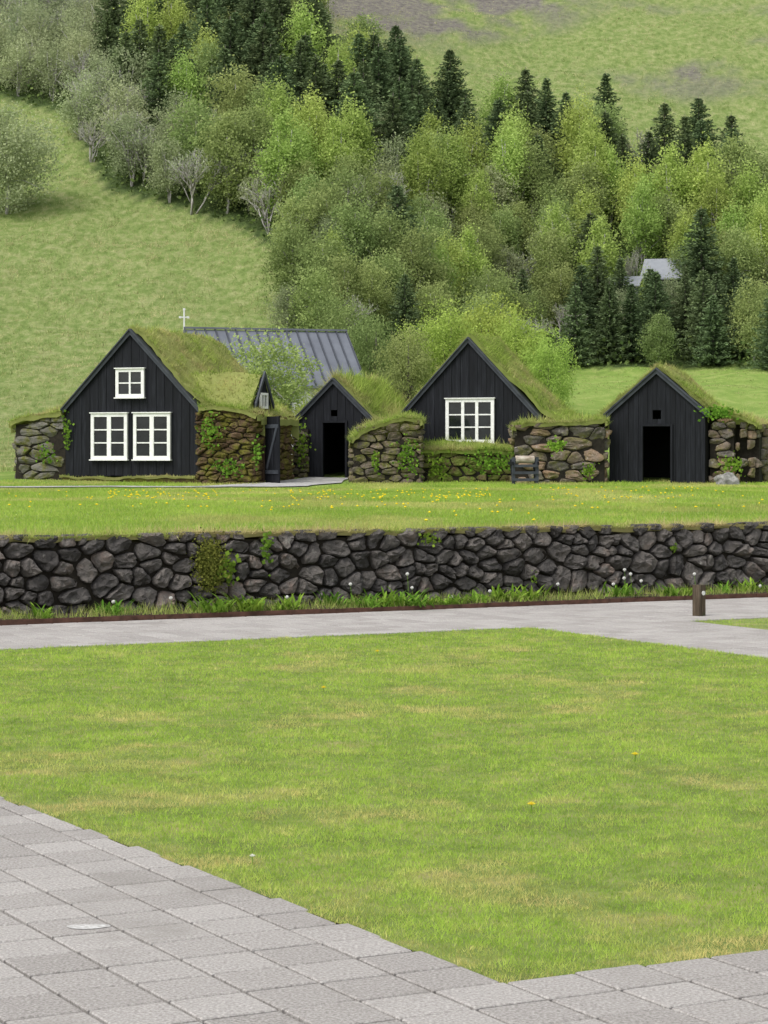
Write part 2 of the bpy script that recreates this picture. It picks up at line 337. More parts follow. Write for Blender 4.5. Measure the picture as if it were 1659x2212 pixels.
tag(lawn_blades('lawn_grass',120000,9.25,14,6,12.0,0,False),'small strip of mown grass beyond the paving behind the wooden bollard','grass',kind='stuff')
n=230000
Y=22+40*rng.random(n)**1.1; X=(rng.uniform(-150,1810,n)-CX)/F*Y; a,b=toAB(X,Y)
onpath=((Y>52.6)&(Y<57.2)&(X<-3))|((X>-5.0)&(X<-.9)&(Y>53)&(np.abs(X+2.9-(Y-54)*.15)<1.1))
k=(b>15.3)&(~onpath)&(Y<61.5); X,Y,a,b=X[k],Y[k],a[k],b[k]; n=len(X)
patch=fbm(X*.5,Y*.25,13,4); dry=np.clip((patch-.5)*3,0,.5)+rng.random(n)**3*.5+np.clip(1-(b-15.3)/.9,0,1)*.5*rng.random(n)
h=(.03+.03*rng.random(n))*(1+.9*np.clip(1-(b-15.3)/.5,0,1)); h=np.where(Y>58.5,h*1.5,h)
Vb,Fb=blades(np.stack([X,Y,tz(X,Y)-.004],1),lean(n,.5),h,.00034*Y*(.7+.6*rng.random(n)))
tint=np.clip(.25+.5*rng.random(n)+.9*(fbm(X*.8,Y*.25,23)-.5),0,1)
tag(npmesh('terrace_grass',Vb,[Fb],MT['lawn_blade'],tint=np.repeat(tint,3),dry=np.repeat(np.clip(dry,0,1),3)),'green lawn grass on the raised terrace between the lava wall and the turf houses','grass',kind='stuff')
n=210000
Y=66+95*rng.random(n); X=(rng.uniform(-250,900,n)-CX)/F*Y
Y2=130+55*rng.random(80000); X2=(rng.uniform(500,1800,80000)-CX)/F*Y2
Y3=66+46*rng.random(40000); X3=(rng.uniform(1150,1800,40000)-CX)/F*Y3
X=np.concatenate([X,X2,X3]);Y=np.concatenate([Y,Y2,Y3]); z=tz(X,Y); p,q=px_of(X,Y,z)
rl=(X/Y*100>6.5)&(Y<112)
clump=fbm(X*2.2,Y*1.4,71,3)
k=(~(inw(p,q)&(Y>90)))&(rng.random(len(X))>screef(X,Y,p,q)*.85)&(rl|(rng.random(len(X))<np.clip((clump-.3)*4,.3,1))); X,Y,z,p,q,rl,clump=X[k],Y[k],z[k],p[k],q[k],rl[k],clump[k]; n=len(X)
patch=fbm(X*.3,Y*.2,43,5); tr=fbm(X*3.2,Y*2.,47,3); ridge=fbm(X*.35,Y*.9,49,3)
dry=np.clip((patch-.45)*2.2,0,.5)+np.clip((tr-.5)*2.,0,.45)+np.clip((ridge-.55)*2,0,.35)+.4*rng.random(n)**2
h=(.06+.2*rng.random(n)**2)*(.5+1.1*np.clip(clump-.2,0,1))*np.where(rl,.35,1.)
Vb,Fb=blades(np.stack([X,Y,z-.02],1),lean(n,.55),h,np.where(rl,.04,.021)*Y/80*(.7+.7*rng.random(n)))
tint=np.clip(.15+.65*rng.random(n)+1.1*(tr-.5)+np.where(rl,.25,0),0,1)
tag(npmesh('hill_grass',Vb,[Fb],MT['hillgrass'],tint=np.repeat(tint,3),dry=np.repeat(np.clip(dry,0,1)*np.where(rl,.5,1),3)),'tufted green and straw grass covering the open hillside','grass',kind='stuff')
P=[]
for (x0,x1,y0,y1,m_) in ((230,470,1064,1080,55),(620,1060,1064,1084,95),(560,1200,1085,1130,20),(1150,1500,1060,1085,40),(0,1659,1062,1105,110)):
    for _ in range(m_):
        px=random.uniform(x0,x1);py=random.uniform(y0,y1);Yd=F*(EYE-.8)/(py-HY); P.append(((px-CX)/F*Yd,Yd))
d=MB()
for X,Y in P:
    z=float(tz(X,Y))+.065+random.uniform(-.015,.02); r=random.uniform(.015,.027); c=[(X+r*math.cos(k*math.pi/3),Y+r*math.sin(k*math.pi/3),z) for k in range(6)]
    d.add(c+[(X,Y,z+.014),(X,Y,z-.014)],[(i,(i+1)%6,6) for i in range(6)]+[((i+1)%6,i,7) for i in range(6)])
tag(d.build('dandelion_flowers',MT['yellow']),'yellow dandelion flowers dotted across the terrace lawn','flowers',kind='stuff')

# ------------------------------------------------------------ stone facing
def clip(poly,px,py,nx,ny):
    out=[];m=len(poly)
    for i in range(m):
        A=poly[i];B=poly[(i+1)%m]; da=(A[0]-px)*nx+(A[1]-py)*ny; db=(B[0]-px)*nx+(B[1]-py)*ny
        if da<=0: out.append(A)
        if (da<0)!=(db<0) and da!=db:
            t=da/(da-db); out.append((A[0]+(B[0]-A[0])*t,A[1]+(B[1]-A[1])*t))
    return out
def stones(mb,org,ud,nd,L,ztop,z0,cw,ch,depth,seed,drop=.12,fill=.99,nfreq=7.,rough=.45,na=20,z_extra=.03,jx=.42,jz=.3,sm_=.2,rj=.06,shmin=.96):
    rs=random.Random(seed); asp=cw/ch; pts=[]; H=max(ztop(0),ztop(L),ztop(L/2))
    nr=max(1,int(round((H-z0)/ch))); nc=int(math.ceil(L/cw))
    for j in range(-1,nr+2):
        for i in range(-1,nc+2):
            if rs.random()<drop: continue
            pts.append(((i+.5+(.5 if j%2 else 0)+rs.uniform(-jx,jx))*cw/asp, z0+(j+.5+rs.uniform(-jz,jz))*ch))
    ul=Vector(ud);nl=Vector(nd)
    for k,(x,z) in enumerate(pts):
        if x*asp<0 or x*asp>L or z<z0 or z>ztop(x*asp)+ch*.2: continue
        poly=[(0,z0-.03),(L/asp,z0-.03),(L/asp,ztop(x*asp)+z_extra),(0,ztop(x*asp)+z_extra)]
        for m,(x2,z2) in enumerate(pts):
            if m==k: continue
            dx=x2-x;dz=z2-z;dd=dx*dx+dz*dz
            if dd>(ch*3.2)**2: continue
            poly=clip(poly,(x+x2)/2,(z+z2)/2,dx,dz)
            if len(poly)<3: break
        if len(poly)<3: continue
        cx=sum(p[0] for p in poly)/len(poly);cz=sum(p[1] for p in poly)/len(poly)
        rr=[]
        for q in range(na):
            th=2*math.pi*q/na; dx,dz=math.cos(th),math.sin(th); best=9
            for i in range(len(poly)):
                A=poly[i];B=poly[(i+1)%len(poly)]; ex,ez=B[0]-A[0],B[1]-A[1]; den=dx*ez-dz*ex
                if abs(den)<1e-9: continue
                t=((A[0]-cx)*ez-(A[1]-cz)*ex)/den; s=((A[0]-cx)*dz-(A[1]-cz)*dx)/den
                if t>0 and -.001<=s<=1.001: best=min(best,t)
            rr.append(best if best<9 else .05)
        shr=rs.uniform(shmin,1.01)
        sm=[(sm_*rr[q-1]+3*rr[q]+sm_*rr[(q+1)%na])/(3+2*sm_)*(shr+rs.uniform(-rj,rj*.4)) for q in range(na)]
        D=depth*rs.uniform(.6,1.25); tx,tz_=rs.uniform(-.4,.4),rs.uniform(-.35,.45); off=rs.uniform(-.25,.4)*depth
        fa=rs.uniform(0,6.28); fd=rs.uniform(.3,.9); fb=rs.uniform(0,6.28)
        prof=[(1.,-1.4),(1.,-.15),(.95,.6),(.82,.85),(.5,.95)]
        vs=[];fs=[];t=min(1,max(0,rs.gauss(.5,.28))); sd=Vector((k*3.7,seed*1.3,0))
        for (rf,df) in prof:
            for q in range(na):
                th=2*math.pi*q/na; r=max(.008,sm[q]*rf*fill-.003)
                u=(cx+math.cos(th)*r);w=cz+math.sin(th)*r
                nz_=noise.noise(Vector((u*asp*nfreq,w*nfreq,rf))+sd)
                n2=noise.noise(Vector((u*asp*nfreq*3,w*nfreq*3,rf))+sd)
                fac=(max(0,(math.cos(th-fa)*rf-.15))+.7*max(0,(math.cos(th-fb)*rf-.3)))*fd*D
                dep=D*df+off+((D*rough*2.2*nz_+D*rough*1.1*n2)-fac if df>-.5 else 0)+(tx*(u-cx)*asp+tz_*(w-cz))*(1 if df>0 else 0)
                vs.append(Vector(org)+ul*(u*asp)+Vector((0,0,w))+nl*dep)
        vs.append(Vector(org)+ul*(cx*asp)+Vector((0,0,cz))+nl*(D+off+D*rough*noise.noise(sd)))
        nv=len(prof)
        for rI in range(nv-1):
            for q in range(na): fs.append((rI*na+q,rI*na+(q+1)%na,(rI+1)*na+(q+1)%na,(rI+1)*na+q))
        for q in range(na): fs.append(((nv-1)*na+q,(nv-1)*na+(q+1)%na,nv*na))
        mb.add(vs,fs,t)

# ------------------------------------------------------------ turf
def turf(parent,name,prof,y0,y1,dens,h0,h1,seed,thick=.12,rise=0.,dryb=.35,amp=.07,wid=.022,step=.13,frontextra=1.,ystep=.2):
    P=np.array(prof,float); seg=np.linalg.norm(np.diff(P,axis=0),axis=1); cum=np.concatenate([[0],np.cumsum(seg)]); LT=cum[-1]
    ns=max(3,int(LT/step)); s=np.linspace(0,LT,ns); ny=max(2,int((y1-y0)/ystep)); ys=np.linspace(y0,y1,ny)
    def pt(s,y):
        x=np.interp(s,cum,P[:,0]); z=np.interp(s,cum,P[:,1])
        x2=np.interp(s+.15,cum,P[:,0])-np.interp(s-.15,cum,P[:,0]); z2=np.interp(s+.15,cum,P[:,1])-np.interp(s-.15,cum,P[:,1])
        l=np.hypot(x2,z2)+1e-6; nx,nz=-z2/l,x2/l
        nn=amp*(fbm(s*1.9+seed,y*1.9,seed,4)-.42)*2.2
        return x+nx*nn,z+nz*nn+rise*(y-y0),nx,nz
    S_,Y_=np.meshgrid(s,ys); x,z,nx,nz=pt(S_,Y_)
    V0=np.stack([x.ravel(),Y_.ravel(),z.ravel()],1)
    I=np.arange(ns*ny).reshape(ny,ns); Fq=np.stack([I[:-1,:-1].ravel(),I[:-1,1:].ravel(),I[1:,1:].ravel(),I[1:,:-1].ravel()],1)
    th=thick*(.7+.7*fbm(s*4,s*0,seed))
    Vf=np.stack([x[0]-nx[0]*th,np.full(ns,y0+.02),z[0]-nz[0]*th],1); o=len(V0)
    Ff=np.stack([np.arange(ns-1)+o,np.arange(1,ns)+o,I[0,1:],I[0,:-1]],1)
    Vs=[V0,Vf]; Fs=[Fq,Ff]; o+=ns
    Vk=np.stack([x[-1],np.full(ns,y1),z[-1]-thick*2-.3],1); Fs.append(np.stack([np.arange(1,ns)+o,np.arange(ns-1)+o,I[-1,:-1],I[-1,1:]],1)); Vs.append(Vk); o+=ns
    for side in (0,-1):
        Vd=np.stack([x[:,side],ys,z[:,side]-thick*1.3],1); Fs.append(np.stack([np.arange(ny-1)+o,np.arange(1,ny)+o,I[1:,side],I[:-1,side]],1)); Vs.append(Vd); o+=ny
    tint=[.25+.3*rng.random(o)]
    dr=[np.full(o,dryb)]
    n=int(LT*(y1-y0)*dens); nf=int(LT*90*frontextra)
    sb=np.concatenate([rng.uniform(0,LT,n),rng.uniform(0,LT,nf)]); yb=np.concatenate([rng.uniform(y0,y1,n),rng.uniform(y0-.02,y0+.1,nf)])
    ne=int((y1-y0)*60); sb=np.concatenate([sb,rng.uniform(0,.08,ne),LT-rng.uniform(0,.08,ne)]); yb=np.concatenate([yb,rng.uniform(y0,y1,2*ne)])
    x,z,nx,nz=pt(sb,yb); m=len(sb); fr=np.clip(1-(yb-y0)/.12,0,1)
    D=np.stack([nx*.6+rng.normal(0,.5,m),-fr*.6+rng.normal(0,.5,m),nz*.55+.3-fr*.75*rng.random(m)+rng.normal(0,.25,m)],1); D/=np.linalg.norm(D,axis=1)[:,None]
    pn=fbm(sb*1.3+seed,yb*1.3,seed+2,4); tf=fbm(sb*5+seed,yb*5,seed+4,2); hh=(h0+(h1-h0)*rng.random(m)**2.2)*(.15+.9*pn+1.1*np.clip(tf-.25,0,1))
    Vb,Fb=blades(np.stack([x-nx*.02,yb,z-nz*.02],1),D,hh,wid*(.6+.8*rng.random(m)))
    Vs.append(Vb); Fs.append(Fb+o)
    tint.append(np.repeat(np.clip(.1+.65*rng.random(m)+.8*(pn-.5)+1.1*(tf-.5),0,1),3)); dr.append(np.repeat(np.clip(dryb+(fbm(sb*1.1,yb*1.1,seed+9,4)-.5)*2.6-.8*(tf-.5)+.3*(rng.random(m)-.5),0,1),3))
    return npmesh(name,np.concatenate(Vs),Fs,MT['turf'],parent,tint=np.concatenate(tint),dry=np.concatenate(dr))

# ------------------------------------------------------------ lava retaining wall
X0,Y0=AB(0,WB)
wl=empty('stone_wall',(X0,Y0,0),ANG,'long low dry stone wall of dark lava rocks holding up the grass terrace','wall')
mb=MB(); stones(mb,(-4,0,0),(1,0,0),(0,-1,0),25,lambda u:.79,0,.182,.143,.05,3,drop=.23,nfreq=11,rough=.5,fill=.965,jx=.46,jz=.42,sm_=.3,rj=.07,shmin=.92)
mb.build('stones',MT['lava'],wl)
mb=MB(); mb.box(-4,21,.04,.5,-.05,.72); mb.build('earth_core',MT['gap'],wl)
turf(wl,'turf_cap',[(-4,.79),(21,.79)],-.03,.7,900,.03,.15,5,thick=.05,dryb=.74,amp=.03,wid=.009,step=.1,frontextra=8)

# ------------------------------------------------------------ house building
def window(par,x0,x1,z0,z1,cols,rows,thick_mull=None,fr=.075,y=-.0):
    w=MB(); yf=y-.075; yb=y-.0
    w.box(x0,x0+fr,yf,yb,z0,z1); w.box(x1-fr,x1,yf,yb,z0,z1)
    w.box(x0+fr,x1-fr,yf+.003,yb,z1-fr,z1); w.box(x0+fr,x1-fr,yf+.003,yb,z0,z0+fr)
    gx0,gx1,gz0,gz1=x0+fr,x1-fr,z0+fr,z1-fr
    for i in range(1,cols):
        c=gx0+(gx1-gx0)*i/cols; h=(thick_mull or .05)/2; w.box(c-h,c+h,yf+.006,yb,gz0,gz1)
    h=.017
    for i in range(cols):
        a0=gx0+(gx1-gx0)*i/cols+((thick_mull or .05)/2 if i else 0); a1=gx0+(gx1-gx0)*(i+1)/cols-((thick_mull or .05)/2 if i<cols-1 else 0)
        for j in range(1,rows):
            c=gz0+(gz1-gz0)*j/rows; w.box(a0,a1,yf+.015,yb,c-h,c+h)
    f=w.build('window_frame',MT['white'],par)
    g=MB(); g.box(gx0-.01,gx1+.01,y-.034,y-.024,gz0-.01,gz1+.01); g.build('pane',MT['glass'],f)
    s=MB(); s.box(x0-.03,x1+.03,y-.11,y-.002,z1+.002,z1+.03); s.build('drip_board',MT['white'],f)
    s=MB(); s.box(x0-.03,x1+.03,y-.12,y-.002,z0-.035,z0-.002); s.build('sill',MT['white'],f)
def gable(par,hw,zb,eave,apex,opens,bw=.125,inset=.06):
    m=MB(); sl=(apex-eave)/hw; top=lambda x: apex-.07-sl*abs(x)
    edges=sorted(set([-hw+inset,hw-inset,0]+[o[0] for o in opens]+[o[1] for o in opens]))
    xs_=[edges[0]]
    for e0,e1 in zip(edges[:-1],edges[1:]):
        k=max(1,round((e1-e0)/bw)); xs_+= [e0+(e1-e0)*(i+1)/k for i in range(k)]
    for i,(a,b) in enumerate(zip(xs_[:-1],xs_[1:])):
        c=(a+b)/2; g=.0025; y=-.006 if i%2 else .004; y+=random.uniform(-.003,.003); t=random.random()
        cur=zb+random.uniform(-.02,.02) if zb>.1 else zb
        segs=[]
        for o in sorted(opens,key=lambda o:o[2]):
            if o[0]-.001<=c<=o[1]+.001:
                if o[2]>cur+.04: segs.append((cur,o[2]))
                cur=o[3]
        segs.append((cur,None))
        for z0,z1 in segs:
            if z1 is None: poly=[(a+g,z0),(b-g,z0),(b-g,top(b-g)),(a+g,top(a+g))]
            else: poly=[(a+g,z0),(b-g,z0),(b-g,z1),(a+g,z1)]
            m.prism(poly,y,y+.03,t)
    m.build('plank_gable',MT['black_wood'],par)
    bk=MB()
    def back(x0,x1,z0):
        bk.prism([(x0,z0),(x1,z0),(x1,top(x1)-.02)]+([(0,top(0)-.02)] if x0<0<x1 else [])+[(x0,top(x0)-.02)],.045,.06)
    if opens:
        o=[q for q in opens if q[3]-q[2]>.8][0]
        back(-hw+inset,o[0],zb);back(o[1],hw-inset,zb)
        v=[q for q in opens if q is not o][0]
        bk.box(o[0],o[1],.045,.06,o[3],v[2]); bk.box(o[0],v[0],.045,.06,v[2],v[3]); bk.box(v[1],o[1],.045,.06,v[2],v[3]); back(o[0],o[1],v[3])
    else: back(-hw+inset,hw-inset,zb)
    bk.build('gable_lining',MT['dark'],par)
    for sgn in (-1,1):
        b=MB(); ex=hw+.03; ez=eave-.03*sl
        ux,uz=hw+.03,-(apex-ez); l=math.hypot(ux,uz); ux/=l;uz/=l; nx,nz=-uz,ux
        w=.13
        p=[(0,apex+.03),(sgn*ex,ez+.03),(sgn*(ex-nx*w*.6),ez-nz*w*.9+.0),(0,apex+.03-w*1.25)]
        if sgn<0: p=p[::-1]
        b.prism(p,-.085,-.045)
        b.build('bargeboard',MT['barge'],par)
        r=MB(); p=[(0,apex+.026),(sgn*ex,ez+.026),(sgn*ex,ez-.014),(0,apex-.014)]
        if sgn<0: p=p[::-1]
        r.prism(p,-.14,.25); r.build('roof_board',MT['barge'],par)
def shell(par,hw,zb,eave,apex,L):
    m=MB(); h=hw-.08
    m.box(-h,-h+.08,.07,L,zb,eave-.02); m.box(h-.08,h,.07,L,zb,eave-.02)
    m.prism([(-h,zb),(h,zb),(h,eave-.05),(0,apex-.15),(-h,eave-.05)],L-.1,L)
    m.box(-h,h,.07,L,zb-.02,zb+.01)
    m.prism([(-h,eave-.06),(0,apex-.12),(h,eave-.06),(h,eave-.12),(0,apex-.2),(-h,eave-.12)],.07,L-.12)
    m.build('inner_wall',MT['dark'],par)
def doorframe(par,o,y=-.03):
    m=MB(); f=.06
    m.box(o[0]-f,o[0],y-.02,.07,o[2],o[3]+f);m.box(o[1],o[1]+f,y-.02,.07,o[2],o[3]+f);m.box(o[0],o[1],y-.017,.07,o[3],o[3]+f)
    m.build('door_frame',MT['black_wood'],par)
def stonepart(par,segs,material,cw,ch,depth,seed,core,name='stone_wall'):
    mb=MB()
    for i,(org,ud,nd,L,zt,z0) in enumerate(segs): stones(mb,org,ud,nd,L,zt,z0,cw,ch,depth,seed+i,drop=.2,nfreq=4,rough=.45,na=20)
    p=mb.build(name,material,par)
    c=MB()
    for bx_ in core: c.box(*bx_)
    c.build('earth_core',MT['gap'],p)
    return p
TH=R(-20)
# ---- left house
H1=empty('turf_house',(-6.77,61,.8),TH,'largest turf house, far left, black gable with three white windows','house')
gable(H1,2.03,.2,2.01,4.12,[])
shell(H1,2.03,.1,2.01,4.12,5.1)
window(H1,-.42,.42,2.31,3.07,2,2,fr=.085,y=-.02)
window(H1,-1.16,-.08,.65,1.88,2,3,thick_mull=.12,fr=.09,y=-.02)
window(H1,.105,1.19,.65,1.88,2,3,thick_mull=.12,fr=.09,y=-.02)
m=MB(); m.box(-2.0,2.0,-.13,.1,-.15,.16); m.build('base_sill',MT['mossyrock'],H1)
stonepart(H1,[((-3.55,0,0),(1,0,0),(0,-1,0),1.55,lambda u:1.66+.12*u,-.05),((-3.55,5,0),(0,-1,0),(-1,0,0),5,lambda u:1.6,-.05)],MT['greyrock'],.5,.19,.05,11,[(-3.5,-1.98,.02,5,-.1,1.6)])
stonepart(H1,[((1.93,-.1,0),(1,0,0),(0,-1,0),1.74,lambda u:1.92,-.05),((3.65,-.1,0),(0,1,0),(1,0,0),.45,lambda u:1.9,-.05)],MT['mossyrock'],.3,.14,.07,21,[(1.98,3.6,-.07,.35,-.1,1.84)])
stonepart(H1,[((3.65,1.15,0),(0,1,0),(1,0,0),1.35,lambda u:1.8,-.05)],MT['mossyrock'],.3,.14,.06,24,[(1.98,3.6,1.2,2.5,-.1,1.75)])
turf(H1,'turf_roof',[(-3.7,1.55),(-3.5,1.74),(-2.6,1.9),(-2.12,2.02),(-1.0,3.16),(0,4.18),(.3,3.96),(1.2,3.07),(2.15,2.15),(2.5,2.0)],.03,5.2,680,.05,.24,3,dryb=.38,amp=.10)
turf(H1,'turf_eave',[(2.05,2.2),(2.7,2.02),(3.45,1.96),(3.78,1.7)],.0,2.6,680,.05,.24,33,dryb=.38,amp=.1)
turf(H1,'turf_cap',[(-3.62,1.62),(-3.3,1.76),(-2.4,1.9),(-2.06,1.98)],-.14,.3,700,.06,.22,13,dryb=.4,frontextra=2.5)
turf(H1,'turf_cap',[(2.08,2.06),(2.6,2.02),(3.4,1.98),(3.76,1.8)],-.24,.3,700,.06,.26,14,dryb=.4,frontextra=3)
turf(H1,'turf_strip',[(-2.05,.17),(1.95,.17)],-.2,.02,900,.03,.09,15,dryb=.6,thick=.06)
DM=empty('dormer',(3.4,1.0,2.0),R(90)); DM.parent=H1
def local_gable(par,hw,zb,ev,ap):
    m=MB(); k=7
    for i in range(k):
        a=-hw+2*hw*i/k;b=-hw+2*hw*(i+1)/k; t=lambda x:ap-(ap-ev)*abs(x)/hw
        m.prism([(a+.004,zb),(b-.004,zb),(b-.004,t(b)),(a+.004,t(a))],.0+.01*(i%2),.04,random.random())
    m.build('plank_gable',MT['black_wood'],par)
    for sg in (-1,1):
        b=MB(); p=[(0,ap+.06),(sg*(hw+.06),ev-.02),(sg*(hw+.06),ev-.14),(0,ap-.1)]
        b.prism(p if sg>0 else p[::-1],-.08,-.03); b.build('bargeboard',MT['barge'],par)
local_gable(DM,.56,-.1,.15,.95)
w=MB(); w.box(-.24,.24,-.06,0,.0,.06);w.box(-.24,.24,-.06,0,.36,.42);w.box(-.24,-.18,-.06,0,.06,.36);w.box(.18,.24,-.06,0,.06,.36);w.box(-.02,.02,-.05,0,.06,.36)
w.build('window_frame',MT['white'],DM)
turf(DM,'turf_roof',[(-.9,.02),(-.6,.22),(-.35,.52),(-.15,.82),(0,.98),(.2,.8),(.45,.42),(.85,.0),(1.1,-.15)],.03,2.1,680,.05,.24,6,dryb=.38,amp=.12)
m=MB(); m.box(3.56,3.7,.36,.44,0,1.78); m.box(3.56,3.7,1.1,1.18,0,1.78); m.box(3.56,3.7,.44,1.1,1.7,1.78); m.build('door_frame',mat('brown_frame',[(0,(.03,.018,.01)),(1,(.08,.05,.03))],stretch=(5,5,.5)),H1)
dr_=empty('door',(3.74,.42,.02),R(-38)); dr_.parent=H1
m=MB()
for i in range(5): m.box(.005+i*.145,.14+i*.145,-.02+.004*(i%2),.02,0,1.76,random.random())
m.build('door_leaf',MT['black_wood'],dr_)
m=MB()
for z in (.25,1.45): m.box(.02,.7,-.045,-.021,z,z+.1)
M_=Matrix.Translation((.36,-.033,.92))@Matrix.Rotation(R(26),4,'Y'); m.box(-.045,.045,-.012,.01,-.6,.6,M=M_); m.build('ledge',MT['barge'],dr_)
# ---- small second house
H2=empty('turf_house',(-1.375,62.6,.9),TH,'smallest turf house with open black doorway between the largest house and the middle one','house')
o2=[(-.31,.34,0,1.55),(-.09,.10,1.73,1.9)]
gable(H2,1.12,.0,1.68,2.76,o2); shell(H2,1.12,.0,1.68,2.76,3.6); doorframe(H2,o2[0])
stonepart(H2,[((-1.2,-.12,0),(1,0,0),(0,-1,0),.5,lambda u:1.46,-.1)],MT['brownrock'],.3,.14,.05,31,[(-1.17,-.73,-.09,0,-.1,1.38)])
turf(H2,'turf_roof',[(-1.5,1.5),(-1.18,1.72),(0,2.84),(1.2,1.76),(1.9,1.45)],.03,3.7,650,.1,.5,7,dryb=.38)
# ---- middle house
H3=empty('turf_house',(2.31,62,.8),TH,'middle turf house with one large white nine pane window high in its black gable','house')
gable(H3,2.03,.95,1.79,3.95,[]); shell(H3,2.03,.3,1.79,3.95,2.7)
window(H3,-.64,.74,1.09,2.29,3,3,thick_mull=.085,fr=.09,y=-.02)
turf(H3,'turf_roof',[(-2.9,1.35),(-2.4,1.6),(-2.12,1.84),(-1,2.98),(0,4.06),(1,3.0),(2.15,1.95),(2.5,1.75),(2.75,1.6)],.03,2.8,680,.05,.25,9,dryb=.2,amp=.1)
# ---- right house
H4=empty('turf_house',(7.26,60.6,.76),TH,'rightmost turf house, narrow black gable down to the ground with tall dark doorway','house')
o4=[(-.38,.37,0,1.57),(-.12,.11,1.76,2.0)]
gable(H4,1.40,-.03,1.9,3.1,o4,inset=.1); shell(H4,1.40,-.03,1.9,3.1,2.2); doorframe(H4,o4[0])
def arc(cx,cy,r,a0,a1,n):
    return [(cx+r*math.cos(R(a0+(a1-a0)*i/n)),cy+r*math.sin(R(a0+(a1-a0)*i/n))) for i in range(n+1)]
pl=[(1.33,.25),(2.05,.3)]+arc(2.05,.95,.62,-80,0,4)+[(2.67,1.9)]
segs=[]
for (xa,ya),(xb,yb) in zip(pl[:-1],pl[1:]):
    d=Vector((xb-xa,yb-ya,0)); L=d.length; d.normalize(); segs.append(((xa,ya,0),tuple(d),(d.y,-d.x,0),L,(lambda u,xa=xa:1.74-.1*max(0,xa-1.3)),-.1))
stonepart(H4,segs,MT['orangerock'],.42,.2,.06,41,[(1.36,2.0,.31,1.9,-.1,1.62),(2.0,2.6,.7,1.9,-.1,1.5)])
turf(H4,'turf_roof',[(-1.9,1.62),(-1.5,1.95),(-.7,2.6),(0,3.24),(.6,2.75),(1.3,2.15),(1.7,1.95),(2.2,1.8),(2.68,1.62)],.16,2.1,680,.05,.25,12,dryb=.36,amp=.1,thick=.08,frontextra=2)
turf(H4,'turf_edge',[(-1.5,1.97),(-.7,2.62),(0,3.22),(.6,2.73),(1.35,2.06)],.03,.2,680,.06,.2,18,dryb=.36,amp=.04,thick=.06)

# ---- linking walls
def linkwall(label,x0,x1,y,ztops,z0,depth,material,seed,cw,ch,capd,rise,dryb,fe=3.):
    L=x1-x0; W=empty('stone_wall',(x0,y,.8),0,label,'wall')
    zt=lambda u:float(np.interp(u,[L*i/(len(ztops)-1) for i in range(len(ztops))],ztops))
    mb=MB(); stones(mb,(0,0,0),(1,0,0),(0,-1,0),L,zt,z0,cw,ch,depth,seed,drop=.22,nfreq=4,rough=.45,na=22)
    stones(mb,(0,.9,0),(0,-1,0),(-1,0,0),.9,lambda u:ztops[0],z0,cw,ch,depth,seed+1,na=12)
    stones(mb,(L,0,0),(0,1,0),(1,0,0),.9,lambda u:ztops[-1],z0,cw,ch,depth,seed+2,na=12)
    mb.build('stones',material,W)
    c=MB(); c.box(.04,L-.04,.015,capd,z0,min(ztops)-.04); c.build('earth_core',MT['gap'],W)
    pr=[(-.05,ztops[0]-.12)]+[(L*i/(len(ztops)-1),z+.03) for i,z in enumerate(ztops)]+[(L+.05,ztops[-1]-.1)]
    turf(W,'turf_cap',pr,-.12,capd,620,.06,.27,seed,rise=rise,dryb=dryb,thick=.1,frontextra=fe)
    return W
linkwall('mossy brown stone wall between the smallest turf house and the middle house',-.86,.98,60.4,[1.22,1.5,1.62,1.72,1.66],-.08,.055,MT['brownrock'],51,.38,.17,1.5,.06,.38)
linkwall('low turf topped stone wall under the large white nine pane window',.98,3.44,60.9,[.86,.86,.88,.86],-.08,.05,MT['greenrock'],61,.38,.16,1.3,.16,.08,6.)
linkwall('stone wall with big rusty brown boulders between the middle and rightmost house',3.44,5.9,60.5,[1.55,1.6,1.6,1.66],-.08,.065,MT['orangerock'],74,.52,.22,2.2,.05,.38)

# ---- flagstone path by the houses
fv=[];ff=[]
def ribbon(pts,w):
    for k in range(len(pts)):
        p=Vector(pts[k]); d=(Vector(pts[min(k+1,len(pts)-1)])-Vector(pts[max(k-1,0)])).normalized(); n_=Vector((-d.y,d.x))
        for s_ in (-1,-.5,0,.5,1):
            q=p+n_*s_*w[k]*(1+.15*math.sin(k*2.3+s_)); fv.append((q.x,q.y,float(tz(q.x,q.y))+.02))
pts=[(x,55.2+.4*math.sin(x*.7)) for x in np.arange(-22,-3.2,.7)]; ribbon(pts,[.75]*len(pts)); nk=len(pts)
for k in range(nk-1):
    for c in range(4): ff.append((k*5+c,k*5+5+c,k*5+6+c,k*5+c+1))
b0=len(fv)
pts=[(-3.5,55.0),(-3.2,56),(-2.9,57.5),(-2.5,59),(-2.1,60.5),(-1.7,61.6),(-1.4,62.5)]; ribbon(pts,[1.1,1.2,1.2,1.05,.9,.75,.6])
for v in range(b0,len(fv)): fv[v]=(fv[v][0],fv[v][1],fv[v][2]+.006)
for k in range(len(pts)-1):
    for c in range(4): ff.append((b0+k*5+c,b0+k*5+5+c,b0+k*5+6+c,b0+k*5+c+1))
m=MB(); m.add(fv,ff); tag(m.build('path',MT['flag'],smooth=True),kind='structure')

